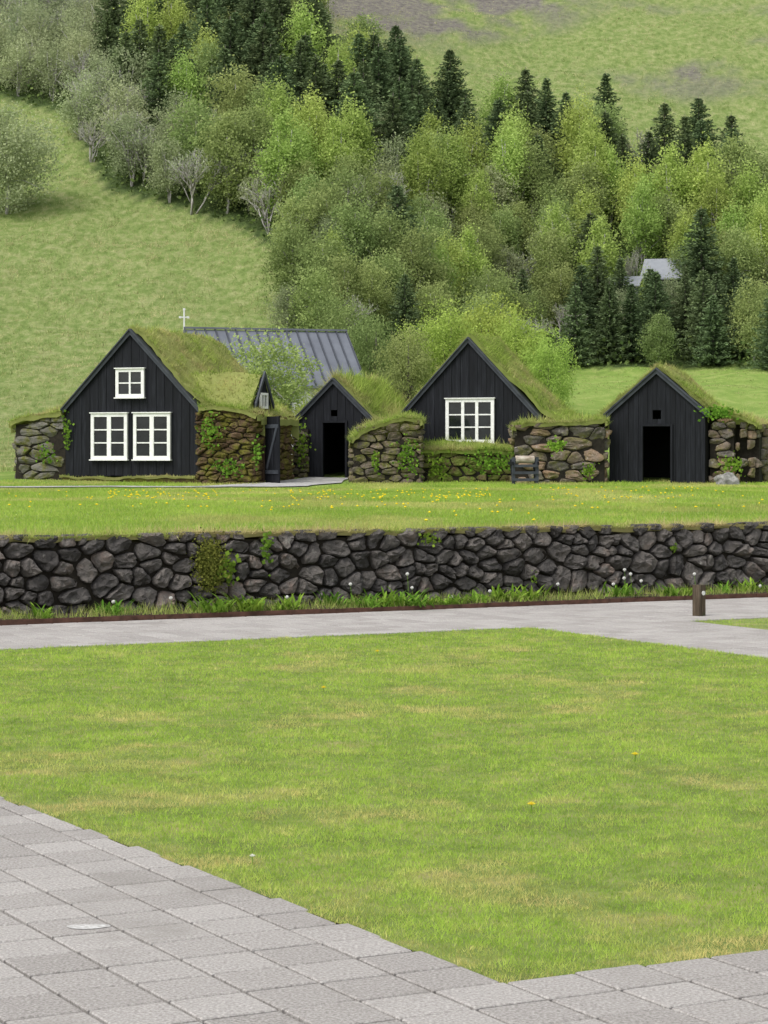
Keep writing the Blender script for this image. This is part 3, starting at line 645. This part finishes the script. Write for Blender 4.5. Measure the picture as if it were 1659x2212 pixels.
# ------------------------------------------------------------ church behind
CH=empty('church',(-3.88,75,1.36),R(18),'small white church with dark grey standing seam roof behind the turf houses','church')
m=MB(); m.box(-2.5,2.5,-2.0,2.0,-.5,2.35); m.prism([(-2.0,2.3),(2.0,2.3),(0,4.05)],-2.5,2.5)
vs=m.v[8:]; m.v[8:]=[(y,x,z) for x,y,z in vs]
m.build('wall',MT['white'],CH)
rf=MB(); sm2=MB(); HL=2.78; run=2.3; zr,ze=4.28,2.42
for sg in (-1,1):
    rf.add([(-HL,0,zr),(HL,0,zr),(HL,sg*run,ze),(-HL,sg*run,ze),(-HL,0,zr-.08),(HL,0,zr-.08),(HL,sg*run,ze-.08),(-HL,sg*run,ze-.08)],[(0,1,2,3),(7,6,5,4),(0,3,7,4),(1,5,6,2),(3,2,6,7)])
    k=16
    for i in range(k+1):
        x=-HL+.03+(2*HL-.06)*i/k
        sm2.add([(x-.024,0,zr),(x+.024,0,zr),(x+.024,sg*run,ze),(x-.024,sg*run,ze),(x-.018,0,zr+.07),(x+.018,0,zr+.07),(x+.018,sg*run,ze+.07),(x-.018,sg*run,ze+.07)],[(4,5,6,7),(0,4,7,3),(1,2,6,5),(3,7,6,2)])
rf.box(-HL,HL,-.06,.06,zr+.03,zr+.09)
rfo=rf.build('roof',MT['metalroof'],CH); sm2.build('standing_seams',MT['seam'],rfo)
for x in (.0,1.5):
    w=MB(); w.box(x-.3,x+.3,-2.06,-2.003,1.1,1.18);w.box(x-.3,x+.3,-2.06,-2.003,1.95,2.03);w.box(x-.3,x-.23,-2.06,-2.003,1.18,1.95);w.box(x+.23,x+.3,-2.06,-2.003,1.18,1.95);w.box(x-.02,x+.02,-2.05,-2.003,1.18,1.95)
    f=w.build('window_frame',MT['barge'],CH); g=MB(); g.box(x-.23,x-.02,-2.03,-2.01,1.18,1.95);g.box(x+.02,x+.23,-2.03,-2.01,1.18,1.95); g.build('pane',MT['glass'],f)
c=MB(); x=-HL+.02
c.box(x-.022,x+.022,-.022,.022,zr,zr+.64); c.box(x-.12,x-.024,-.018,.018,zr+.38,zr+.42);c.box(x+.024,x+.12,-.018,.018,zr+.38,zr+.42)
for dx,dz in ((-.13,.40),(.13,.40),(0,.66)): c.box(x+dx-.034,x+dx+.034,-.026,.026,zr+dz-.034,zr+dz+.034)
c.build('cross',MT['white'],CH)
# far hut
gx,gy=(1434-CX)/F*118,118
HT=empty('hut',(gx,gy,9.0),R(-14),'small pale grey metal roofed hut half hidden by trees on the right slope','hut')
m=MB(); m.box(-1.0,1.0,-.9,.9,-.6,1.7); m.build('wall',MT['barge'],HT)
m=MB()
for sg in (-1,1): m.add([(-1.0,0,2.7),(1.0,0,2.7),(1.3,sg*1.2,1.6),(-1.1,sg*1.2,1.6),(-1.0,0,2.64),(1.0,0,2.64),(1.3,sg*1.2,1.54),(-1.1,sg*1.2,1.54)],[(0,1,2,3),(7,6,5,4),(0,3,7,4),(1,5,6,2),(3,2,6,7)])
m.build('roof',MT['greyroof'],HT)
m=MB(); m.add([(-2.5,-.9,1.75),(-1.0,-.9,1.75),(-1.0,-1.9,1.2),(-2.3,-1.9,1.2),(-2.5,-.9,1.7),(-1.0,-.9,1.7),(-1.0,-1.9,1.15),(-2.3,-1.9,1.15)],[(0,1,2,3),(7,6,5,4),(0,3,7,4),(1,5,6,2),(3,2,6,7)])
m.build('porch_roof',MT['greyroof'],HT)
m=MB(); m.box(-2.25,-1.05,-1.8,-.95,-.6,1.14); m.build('porch',MT['barge'],HT)

# ------------------------------------------------------------ trees
def quads(P,U,W,tint):
    n=len(P); V=np.empty((n,4,3)); V[:,0]=P-U;V[:,1]=P+W;V[:,2]=P+U;V[:,3]=P-W
    return V.reshape(-1,3),np.arange(4*n).reshape(-1,4),np.repeat(tint,4)
def rdir(n):
    v=rng.normal(size=(n,3)); return v/np.linalg.norm(v,axis=1)[:,None]
def crown_mesh(name,V,Fa,t,m):
    o=npmesh(name,V,[Fa],m,tint=t); me=o.data; bpy.data.objects.remove(o); return me
def broad(H,Rr,base,ncl,nl,ls,m,cr=.24,upright=False,limb=1.):
    d=rdir(ncl); r=rng.random(ncl)**.45
    zc=(d[:,2]*r)
    cz=base+(H-base)*(.5+.5*zc); k=1-.45*np.clip(zc,0,1) if upright else 1
    Cc=np.stack([d[:,0]*r*Rr*k,d[:,1]*r*Rr*k,cz],1)
    Cc[:,:2]*=(.8+.4*rng.random(ncl))[:,None]
    ci=np.repeat(np.arange(ncl),nl); n=len(ci); crs=cr*Rr*(.6+.8*rng.random(ncl))
    off=rng.normal(0,.65,(n,3))*crs[ci][:,None]; off[:,2]*=1.6 if upright else 1.
    P=Cc[ci]+off; P[:,2]=np.maximum(P[:,2],base*.5)
    u=rdir(n); w=np.cross(u,rdir(n)); w/=np.linalg.norm(w,axis=1)[:,None]+1e-9
    s=ls*(.6+.8*rng.random(n))/2
    ct=rng.random(ncl)
    t=np.clip(.15+.35*ct[ci]+.4*rng.random(n)+.1*off[:,2]/crs[ci],0,1)  # tint also rises with height in each cluster, painting its top as lit
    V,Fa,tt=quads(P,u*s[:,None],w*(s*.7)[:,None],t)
    tr=MB(); nst=random.choice([1,2,3])
    for q in range(nst):
        an=random.uniform(0,6.28); lx=.25*Rr*(nst>1)
        pts=[(math.cos(an)*lx*f*1.2+random.gauss(0,.04),math.sin(an)*lx*f*1.2+random.gauss(0,.04),-.3+(H*.85+.3)*f) for f in (0,.2,.45,.7,1)]
        rad=[.018*H*(1-.85*f)/(nst**.4) for f in (0,.2,.45,.7,1)]
        tr.tube(pts,rad,6)
        for z in range(6):
            c=Cc[random.randrange(ncl)]; f=random.uniform(.2,.7); b0=Vector(pts[0]).lerp(Vector(pts[4]),f); mid=b0.lerp(Vector(c),.5)+Vector((0,0,.1*Rr))
            tr.tube([b0,mid,Vector(c)],[.008*H*limb,.005*H*limb,.002*H],4)
    return tr,crown_mesh('crown',V,Fa,tt,m)
def spruce(H,Rr):
    Ps=[];Us=[];Ws=[];Ts=[]
    nl=int(H*4.2)
    for i in range(nl):
        f=(i+.3*random.random())/nl; z=.05*H+.93*H*f; r=Rr*(1-f)**.72*random.uniform(.75,1.18)+.06
        nb=int(9+6*(1-f)); a0=random.random()*6.28
        for b in range(nb):
            a=a0+6.28*b/nb+random.uniform(-.25,.25); rb=r*random.uniform(.6,1.18); k=max(4,int(rb*9)); s=(np.arange(k*3)//3+1+rng.random(k*3)*.6)/(k)
            s=np.clip(s,0,1.05); side=rng.uniform(-1,1,k*3)*.22*rb*(1.15-s)
            dx,dy=math.cos(a),math.sin(a); up_=random.uniform(-.05,.25)
            P=np.stack([dx*rb*s-dy*side,dy*rb*s+dx*side,z-(.28-up_)*rb*s+.16*rb*s**2-.25*np.abs(side)+rng.normal(0,.06,k*3)],1)
            u=np.stack([dx-dy*np.sign(side)*.6,dy+dx*np.sign(side)*.6,rng.normal(.05,.3,k*3)],1)*(.12*(.6+.6*rng.random(k*3)))[:,None]
            w=np.stack([-dy*np.ones(k*3),dx*np.ones(k*3),rng.normal(0,.8,k*3)],1)*.04
            Ps.append(P);Us.append(u);Ws.append(w);Ts.append(np.clip(.1+.6*s*rng.random(k*3)+.25*s,0,1))  # tint drops toward the trunk: inner shade painted into the needles
    P=np.concatenate(Ps)
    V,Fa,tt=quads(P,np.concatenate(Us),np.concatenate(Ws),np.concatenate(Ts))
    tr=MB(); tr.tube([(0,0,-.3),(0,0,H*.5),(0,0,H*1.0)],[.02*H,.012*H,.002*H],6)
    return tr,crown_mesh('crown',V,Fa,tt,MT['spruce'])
def bare(H,Rr,nleaf,ls=.08,m=None):
    tr=MB(); tips=[]
    def br(p,d,l,r,dep):
        q=p+d*l; mid=p.lerp(q,.5)+Vector((random.gauss(0,.04*l),random.gauss(0,.04*l),0)); tr.tube([p,mid,q],[r,r*.8,r*.5],4)
        if dep==0: tips.append((p,q)); return
        for _ in range(random.choice([3,4])):
            dd=(d+Vector((random.gauss(0,.5),random.gauss(0,.5),random.uniform(-.05,.4)))).normalized(); br(p.lerp(q,random.uniform(.5,1)),dd,l*random.uniform(.55,.75),r*.6,dep-1)
    for _ in range(5):
        br(Vector((random.gauss(0,.12),random.gauss(0,.12),-.2)),Vector((random.gauss(0,.24),random.gauss(0,.24),1)).normalized(),H*.42,.05,3)
    idx=rng.integers(0,len(tips),nleaf); f=rng.random(nleaf)
    A=np.array([t[0] for t in tips]);B=np.array([t[1] for t in tips]); P=A[idx]+(B-A)[idx]*f[:,None]+rng.normal(0,.06,(nleaf,3))
    u=rdir(nleaf)*ls/2; w=np.cross(u,rdir(nleaf))
    V,Fa,tt=quads(P,u,w*1.0,rng.random(nleaf))
    return tr,crown_mesh('crown',V,Fa,tt,m or MT['willow'])
def proto(fn,bark):
    tr,cm=fn; o=tr.build('trunk',bark,smooth=True); tm_=o.data; bpy.data.objects.remove(o); return (tm_,cm)
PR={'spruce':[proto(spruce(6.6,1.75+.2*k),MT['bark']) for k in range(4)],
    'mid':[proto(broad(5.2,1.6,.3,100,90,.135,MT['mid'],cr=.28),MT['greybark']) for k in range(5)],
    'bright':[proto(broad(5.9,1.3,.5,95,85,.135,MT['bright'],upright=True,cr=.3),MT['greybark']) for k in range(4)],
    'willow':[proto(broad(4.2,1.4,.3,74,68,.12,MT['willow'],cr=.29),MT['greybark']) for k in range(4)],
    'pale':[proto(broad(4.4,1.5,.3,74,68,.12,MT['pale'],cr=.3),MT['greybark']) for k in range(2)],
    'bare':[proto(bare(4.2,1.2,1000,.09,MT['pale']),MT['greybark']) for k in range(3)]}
CAT={'spruce':'spruce tree','mid':'tree','bright':'birch tree','willow':'willow tree','bare':'bare tree','pale':'willow tree'}
NAME={'spruce':'spruce_tree','mid':'broadleaf_tree','bright':'birch_tree','willow':'willow_tree','bare':'bare_tree','pale':'willow_tree'}
DESC={'spruce':'dark green spruce','mid':'mid green leafy tree','bright':'bright yellow green tree','willow':'grey green willow','bare':'grey half bare tree','pale':'pale green willow'}
def place(kind,X,Y,z,sc,label,group=None,pr=None,rz=None,sx=1):
    tmesh,cmesh=pr or random.choice(PR[kind])
    e=empty(NAME[kind],(X,Y,z),random.uniform(0,6.28) if rz is None else rz,label,CAT[kind],group); e.scale=(sc*sx,sc*sx,sc)
    for nm,me in (('trunk',tmesh),('crown',cmesh)):
        o=bpy.data.objects.new(nm,me); C.objects.link(o); o.parent=e
    return e
SPR=[(420,190,190,160),(620,260,140,125),(820,345,150,105),(1130,370,170,55),(1480,435,220,55),(950,320,130,55)]
BRI=[(690,190,60,40),(930,470,60,60),(1380,540,110,70),(1590,550,120,80),(1240,460,60,50),(1040,440,80,40),(1100,500,80,50),(760,450,60,40)]
inE=lambda L,x,y:any(((x-a)/c)**2+((y-b)/d)**2<1 for a,b,c,d in L)
cnt={}
sp_=2.22
for yy in np.arange(92,185,sp_*.95):
    for xx in np.arange(-42,48,sp_):
        X=xx+random.uniform(-.85,.85); Y=yy+random.uniform(-.85,.85); z=float(tz(X,Y)); p,q=px_of(X,Y,z)
        if not(-170<p<1820 and -110<q<900): continue
        if not bool(inw(p+random.uniform(-12,12),q+random.uniform(-14,14))): continue
        if 1360<p<1480 and 114.5<Y<121: continue
        r=random.random(); low=float(np.interp(p,LOWX,LOWY)); r2=random.random()
        if inE(SPR,p,q) and r<.78: kind='spruce'; sc=random.uniform(.68,1.0) if p<900 else random.uniform(.58,.85)
        elif inE(BRI,p,q) and r2<.65: kind='bright'; sc=random.uniform(.75,1.02)
        elif p>1235 and q>690: kind='spruce' if r<.85 else 'mid'; sc=random.uniform(.85,1.1)
        elif p<280: kind=random.choice(['pale','bare','pale','bare','willow']); sc=random.uniform(.8,1.1)  # paler kinds at far left carry the haze in their leaf colour
        elif p<640 and low-q<130: kind=random.choice(['willow','willow','bare','bare','mid']); sc=random.uniform(.75,1.05)
        else: kind=random.choices(['mid','willow','bright','spruce','bare'],[.54,.17,.19,.06,.04])[0]; sc=random.uniform(.68,1.02)
        if q>700: sc*=.62 if kind=='spruce' else .75
        elif q>560: sc*=.85
        if 1330<p<1510 and 104<Y<114.5 and kind!='spruce': sc*=.76
        tier='upper slope' if q<280 else ('middle slope' if q<500 else 'foot of the slope')
        colm='far left' if p<300 else 'behind the largest turf house' if p<640 else 'behind the smallest turf house' if p<880 else 'behind the middle turf house' if p<1220 else 'behind the rightmost turf house'
        place(kind,X,Y,z,sc,f'{DESC[kind]}, {tier}, {colm}',f'{DESC[kind]}s, {tier}, {colm}'); cnt[kind]=cnt.get(kind,0)+1
print('TREES',cnt)
def lone(kind,px,py,sc,label,pr=None,sx=1):
    X,Y,z=ground_at(px,py); return place(kind,X,Y,z,sc,label,pr=pr,sx=sx)
palep=[proto(broad(5.2,2.3,.0,170,85,.12,MT['pale'],cr=.22,limb=.6),MT['greybark'])]
lone('willow',15,462,1.1,'big low rounded grey green bush at the left edge of the open slope',palep[0],1.0)
lone('willow',285,405,.95,'rounded willow standing in front of the wood on the open slope',sx=1.15)
lone('willow',350,412,.85,'slim pale trunked willow right of the rounded one on the open slope',sx=.8)
lone('bare',197,352,.75,'thin sparse young tree alone high on the open slope')
lone('bare',230,270,1.0,'pale leafless shrub at the upper left corner of the wood')
lone('bare',310,300,1.0,'pale leafless shrub right of the one at the upper left corner of the wood')
lone('bare',770,560,1.25,'tall pale bare tree standing among green trees above the church roof',sx=.5)
lone('bare',850,545,1.15,'second pale bare tree, right of the taller one above the church roof',sx=.5)
lone('bare',1365,660,.85,'thin pale bare tree left of the far hut',sx=.4)
def near(px,Y,top,sc_r,pr,label,kind='bright',H=5.6):
    X=(px-CX)/F*Y; z=float(tz(X,Y)); h=EYE+(HY-top)*Y/F-z; sc=h/H; return place(kind,X,Y,z,sc,label,pr=pr,sx=sc_r)
for px,Y,top,lab in ((1420,112,592,'young dark spruce directly before the far hut'),(1480,112.5,572,'taller dark spruce before the right side of the far hut'),(1315,110,600,'dark spruce just left of the far hut')):
    near(px,Y,top,.8,PR['spruce'][0],lab,'spruce',6.6)
near(1398,113,590,.55,PR['bright'][0],'yellow green birch covering the left side of the far hut','bright',5.6)
near(1452,113.4,596,.7,PR['willow'][1],'grey green willow covering the front wall of the far hut','willow',4.3)
near(1352,113.2,622,.8,PR['willow'][2],'low grey green willow before the porch of the far hut','willow',4.3)
nb=[proto(broad(5.6,1.9,.2,210,80,.1,MT['nearbright'],cr=.2),MT['bark']),proto(broad(5.2,1.9,.2,210,80,.1,MT['mid'],cr=.2),MT['bark'])]
near(880,78,705,.75,nb[1],'mid green bushy tree directly left of the middle turf roof','mid',5.2)
near(955,80,652,.95,nb[0],'tall bright green tree behind the left roof slope of the middle house')
near(1060,82,635,.95,nb[0],'tall bright green tree directly behind the middle house peak')
near(1120,79,668,.8,nb[0],'bright green tree behind the right roof slope of the middle house')
near(1190,76,712,.75,nb[0],'rounded bright green tree right of the middle house roof')
near(740,84,640,.8,nb[1],'mid green tree just right of the church roof','mid',5.2)
near(800,82,680,.8,nb[1],'mid green tree between the church and the middle house','mid',5.2)
pt=proto(broad(4.6,1.45,.8,120,66,.095,MT['sapling'],cr=.22),MT['greybark'])
near(585,69,702,1.05,pt,'pale green leafy young tree in front of the church','mid',4.6)
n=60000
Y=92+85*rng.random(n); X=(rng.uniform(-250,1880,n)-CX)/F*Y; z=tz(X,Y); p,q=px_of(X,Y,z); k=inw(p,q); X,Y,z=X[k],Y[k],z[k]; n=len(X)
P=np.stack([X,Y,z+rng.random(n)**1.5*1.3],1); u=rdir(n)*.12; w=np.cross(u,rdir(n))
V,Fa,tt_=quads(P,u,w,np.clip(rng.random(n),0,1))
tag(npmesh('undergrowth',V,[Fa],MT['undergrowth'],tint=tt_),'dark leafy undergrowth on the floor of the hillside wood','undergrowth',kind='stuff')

# ------------------------------------------------------------ wall plants, weeds
def strip_leaf(mb,base,az,l,w,up,t):
    d=Vector((math.cos(az),math.sin(az),0)); s=Vector((-d.y,d.x,0)); vs=[]
    for f,ww in ((0,.35),(.35,1),(.7,.8),(1,.05)):
        p=Vector(base)+d*l*f*(1-.35*up)+Vector((0,0,l*(up*1.25*f-.75*up*f*f*(1.2-up*.5))))
        vs+= [p-s*w*ww/2,p+s*w*ww/2]
    mb.add(vs,[(0,1,3,2),(2,3,5,4),(4,5,7,6)],t)
wm=[]
for k in range(5):
    m=MB()
    for i in range(60):
        strip_leaf(m,(random.gauss(0,.08),random.gauss(0,.05),0),random.uniform(0,6.28),random.uniform(.1,.23),random.uniform(.016,.03),random.uniform(.5,1.1),random.random())
    o=m.build('dandelion_leaves',MT['weed']); wm.append(o.data); bpy.data.objects.remove(o)
aa=3.2
while aa<14:
    aa+=random.uniform(.14,.34)
    if random.random()<.1: aa+=.25; continue
    b=random.uniform(14.6,14.92); X,Y=AB(aa,b)
    o=bpy.data.objects.new('weed_clump',random.choice(wm)); C.objects.link(o); o.location=(X,Y,.03); o.rotation_euler=(0,0,random.uniform(0,6)); s=random.uniform(.6,1.3)*(1.2 if aa<7 else .95); o.scale=(s,s,s)
    tag(o,'leafy green dandelion clump growing along the foot of the lava wall','weeds','dandelion clumps along the foot of the lava wall')
n=16000; a=rng.uniform(0,17,n); b=14.54+.68*rng.random(n); X,Y=AB(a,b); g=fbm(a*1.5,b*2,3); k=g>.4; X,Y=X[k],Y[k]; n=len(X)
Vb,Fb=blades(np.stack([X,Y,np.full(n,.02)],1),lean(n,.4),.04+.12*rng.random(n)**2,.006+.004*rng.random(n))
tag(npmesh('border_grass',Vb,[Fb],MT['turf'],tint=np.repeat(rng.random(n),3),dry=np.repeat(rng.random(n)**2*.7,3)),'loose grass growing between the rusty edging and the lava wall','grass',kind='stuff')
def seedmesh():
    m=MB()
    for i in range(70):
        d=Vector((random.gauss(0,1),random.gauss(0,1),random.gauss(0,1))).normalized(); s=d.orthogonal().normalized(); t=d.cross(s); c=d*.02
        m.add([c+s*.006,c-s*.003+t*.005,c-s*.003-t*.005,d*.004],[(0,1,2),(0,1,3),(1,2,3)])
    o=m.build('seed_head',MT['clock']); me=o.data; bpy.data.objects.remove(o); return me
sm_=seedmesh()
def seedhead(px,py,b):
    t=(px-CX)/F
    Y=(b-OX*SA+OY*CA)/(CA-t*SA); X=t*Y; z=EYE-(py-HY)*Y/F
    e=empty('dandelion',(X,Y,.02))
    m=MB(); m.tube([(0,0,0),(.01,0,z*.5),(0,0,z-.02)],[.003,.0025,.002],5); m.build('stem',MT['weed'],e)
    o=bpy.data.objects.new('seed_head',sm_); C.objects.link(o); o.parent=e; o.location=(0,0,z-.02); o.scale=(.9,.9,.9)
    return e
for px,py in ((1058,1277),(1349,1231),(1348,1249),(1362,1240),(880,1240),(890,1270),(369,1292),(757,1262),(1205,1262),(1325,1262),(1385,1255),(1642,1266),(245,1300),(620,1290),(1500,1240),(975,1290)):
    tag(seedhead(px,py,random.uniform(14.65,14.9)),'white dandelion seed head on a thin stem in front of the lava wall','dandelion','dandelion seed heads in front of the lava wall')
def flower(px,py,label,white=False):
    Y=F*EYE/(py-HY);X=(px-CX)/F*Y; e=empty('dandelion',(X,Y,0),0,label,'dandelion')
    m=MB(); m.tube([(0,0,-.01),(0,0,.028)],[.003,.003],5); m.build('stem',MT['weed'],e)
    m=MB()
    for r,zz,k in ((.02,.030,14),(.014,.035,10),(.007,.038,7)):
        for i in range(k):
            a=6.283*i/k+r*50; m.add([(0,0,zz-.004),(math.cos(a-.16)*r,math.sin(a-.16)*r,zz+.004),(math.cos(a+.16)*r,math.sin(a+.16)*r,zz+.004)],[(0,1,2)])
    m.build('petals',MT['clock'] if white else MT['yellow'],e)
    if white: e.scale=(.6,.6,.8)
flower(1148,1752,'single yellow dandelion nearest the camera on the right of the front lawn')
flower(1372,1642,'single yellow dandelion near the right edge of the front lawn')
flower(699,1495,'single yellow dandelion left of centre on the front lawn')
flower(545,1863,'white dandelion seed head beside the left paving edge',True)
flower(815,1415,'tiny yellow dandelion at the far side of the front lawn')
def cluster(name,loc,w,h,n,ls,m,label,cat,depth=.06,rz=0):
    P=np.stack([rng.normal(0,w*.28,n),-np.abs(rng.normal(0,depth,n)),rng.normal(0,h*.28,n)],1)
    u=rdir(n); u[:,1]*=.5; wv=np.cross(u,np.tile([[0,1.,.3]],(n,1))+rng.normal(0,.35,(n,3))); wv/=np.linalg.norm(wv,axis=1)[:,None]+1e-9
    s=ls*(.6+.8*rng.random(n))/2; V,Fa,tt=quads(P,u*s[:,None],wv*(s*.8)[:,None],np.clip(rng.random(n),0,1))
    o=npmesh(name,V,[Fa],m,tint=tt); o.location=loc; o.rotation_euler=(0,0,rz); tag(o,label,cat); return o
def wallpt(px,py,off=.1):
    t=(px-CX)/F; b=WB-off; Y=(b-OX*SA+OY*CA)/(CA-t*SA); return (t*Y,Y,EYE-(py-HY)*Y/F)
cluster('moss_cushion',wallpt(450,1218,.06),.27,.41,3000,.023,MT['mosscushion'],'large green brown moss cushion bulging from the lava wall','moss',.06,ANG)
cluster('fern',wallpt(490,1230,.13),.2,.28,70,.055,MT['creeper'],'leafy plant right beside the moss cushion on the lava wall','plant',.03,ANG)
cluster('fern',wallpt(574,1185,.13),.12,.3,60,.045,MT['creeper'],'small fern hanging from the top of the lava wall right of the moss cushion','plant',.03,ANG)
cluster('fern',wallpt(928,1165,.13),.24,.12,60,.035,MT['creeper'],'small green plant at the top centre of the lava wall','plant',.03,ANG)
cluster('fern',wallpt(1455,1185,.13),.08,.1,30,.03,MT['creeper'],'tiny green tuft high on the right part of the lava wall','plant',.02,ANG)
cluster('fern',wallpt(1152,1250,.13),.06,.14,30,.025,MT['creeper'],'tiny green sprig low in the middle right of the lava wall','plant',.02,ANG)
def hp(px,py,Y): return ((px-CX)/F*Y,Y,EYE-(py-HY)*Y/F)
for px,py,Y,w,h,n,l in ((455,930,59.8,.5,.75,150,'creeper on the mossy wall right of the largest gable'),(145,932,61.6,.22,.9,90,'narrow creeper left of the largest gable'),(495,1010,59.6,.8,.4,120,'low creeper at the foot of the mossy wall near the open door'),
   (100,980,61.7,.5,.4,70,'small creeper on the grey stones at the far left'),(652,955,62.5,.35,1.0,150,'creeper beside the smallest house doorway'),(880,985,60.2,.55,.9,200,'dense creeper on the wall left of the nine pane window'),(812,1000,60.2,.2,.5,50,'small creeper on the wall right of the smallest house'),
   (945,1010,60.7,.5,.6,150,'creeper on the low wall under the nine pane window'),(1060,1000,60.7,1.2,.55,260,'creeper on the low wall beside the wooden stand'),(1200,963,60.2,.4,.28,110,'round yellowish plant on the boulder wall'),(1270,1015,60.2,.3,.35,70,'small plant low on the boulder wall near the rightmost gable'),
   (1580,1005,59.7,.5,.45,140,'green plant at the foot of the curved wall at the far right'),(1550,890,59.9,.75,.3,220,'flowering stonecrop spilling over the curved wall at the far right'),(555,975,59.5,.25,.7,60,'creeper next to the brown door frame')):
    cluster('creeper',hp(px,py,Y),w,h,n,.08,MT['creeper'] if 'yellow' not in l and 'stonecrop' not in l else MT['weed'],l,'creeper',.07)

# ------------------------------------------------------------ boulder, wooden stand, bollard, stain
def boulder(loc,sx,sy,sz,seed,label):
    import bmesh
    bm=bmesh.new(); bmesh.ops.create_icosphere(bm,subdivisions=4,radius=1)
    for v in bm.verts:
        c=v.co; n_=noise.noise(c*1.3+Vector((seed,0,0)))*.35+noise.noise(c*3.5+Vector((seed,5,0)))*.12
        v.co=c*(1+n_); v.co.x*=sx;v.co.y*=sy;v.co.z=max(v.co.z,-.35)*sz
    me=bpy.data.meshes.new('boulder'); bm.to_mesh(me); bm.free(); me.materials.append(MT['boulder'])
    o=bpy.data.objects.new('boulder',me); C.objects.link(o); o.location=loc; tag(o,label,'rock')
MT['boulder']=mat('lichen_boulder',[(0,(.10,.098,.09)),(.5,(.24,.235,.22)),(1,(.45,.44,.42))],scale=5,rough=.95,bump=.8,bscale=12,bdist=.05)
X=(1571-CX)/F*58.2
boulder((X,58.2,.87),.31,.28,.25,3,'grey lichen speckled boulder on the grass before the rightmost turf house')
X=(1131-CX)/F*59.3
ST=empty('wooden_stand',(X,59.3,.79),R(8),'black wooden stand with a pale log roller before the low wall','stand')
for s_ in (-1,1):
    m=MB(); m.box(s_*.31-.04,s_*.31+.04,-.24,-.17,0,.72); m.build('post',MT['barge'],ST)
    m=MB(); M_=Matrix.Translation((s_*.30,.0,.35))@Matrix.Rotation(R(-24),4,'X'); m.box(-.035,.035,-.03,.03,-.38,.34,M=M_); m.build('rear_leg',MT['black_wood'],ST)
    m=MB(); m.box(s_*.335-.02,s_*.335+.02,-.3,.3,.52,.6); m.build('side_rail',MT['black_wood'],ST)
for z in (.10,.28,.46):
    m=MB(); m.box(-.34,.34,-.275,-.243,z,z+.07); m.build('rail',MT['barge'],ST)
m=MB(); m.tube([(-.25,-.15,.66),(-.24,-.15,.66),(.24,-.15,.66),(.25,-.15,.66)],[.07,.10,.095,.07],16); m.build('roller',MT['log'],ST,smooth=False)
m=MB(); m.tube([(-.38,-.15,.66),(.38,-.15,.66)],[.018,.018],8); m.build('axle',MT['barge'],ST)
Yb=F*EYE/(1330-HY); Xb=(1510-CX)/F*Yb
BO=empty('bollard',(Xb,Yb,0),ANG+R(12),'short square wooden bollard with a round metal disc beside the paving','bollard')
m=MB(); m.box(-.046,.046,-.045,.045,-.05,.305); m.build('post',MT['postwood'],BO)
m=MB(); m.tube([(.012,-.045,.225),(.012,-.053,.225)],[.022,.022],16); m.build('disc',MT['clock'],BO)
Yc=F*EYE/(2003-HY);Xc=(190-CX)/F*Yc
m=MB(); k=40; vs=[]
for i in range(k):
    a=6.283*i/k; r=1+.15*math.sin(2*a+1)+.1*math.sin(3*a)+random.uniform(-.05,.05); vs.append((Xc+.065*r*math.cos(a),Yc+.045*r*math.sin(a),.003))
m.add(vs,[tuple(range(k))]); o=m.build('paint_splash',MT['stain']); tag(o,'faint white splash on a paving slab at the lower left','stain')

# ------------------------------------------------------------ camera, light
cam=bpy.data.cameras.new('Camera'); co=bpy.data.objects.new('Camera',cam); C.objects.link(co)
co.location=(0,0,EYE); co.rotation_euler=(R(90),0,0)
cam.sensor_fit='VERTICAL'; cam.sensor_height=24; cam.lens=24*F/2212; cam.shift_y=-(1106-HY)/2212; cam.clip_end=2000; cam.clip_start=.05
SC.camera=co
s=Vector((-.5,-.5,.95)).normalized()
sun=bpy.data.lights.new('Sun','SUN'); sun.energy=1.4; sun.angle=R(24); sun.color=(1,.955,.88); so=bpy.data.objects.new('Sun',sun); C.objects.link(so)
so.rotation_euler=s.to_track_quat('Z','Y').to_euler()
w=bpy.data.worlds.new('World'); SC.world=w; w.use_nodes=True; nt=w.node_tree; bg=nt.nodes['Background']
sk=nt.nodes.new('ShaderNodeTexSky'); sk.sky_type='NISHITA'; sk.sun_disc=False; sk.sun_elevation=math.asin(s.z); sk.sun_rotation=math.atan2(s.x,s.y); sk.dust_density=3
hs=nt.nodes.new('ShaderNodeHueSaturation'); hs.inputs['Saturation'].default_value=.22; hs.inputs['Value'].default_value=1.6; nt.links.new(sk.outputs[0],hs.inputs['Color']); nt.links.new(hs.outputs[0],bg.inputs['Color']); bg.inputs['Strength'].default_value=.15
SC.view_settings.view_transform='Standard'; SC.view_settings.look='None'; SC.view_settings.exposure=0
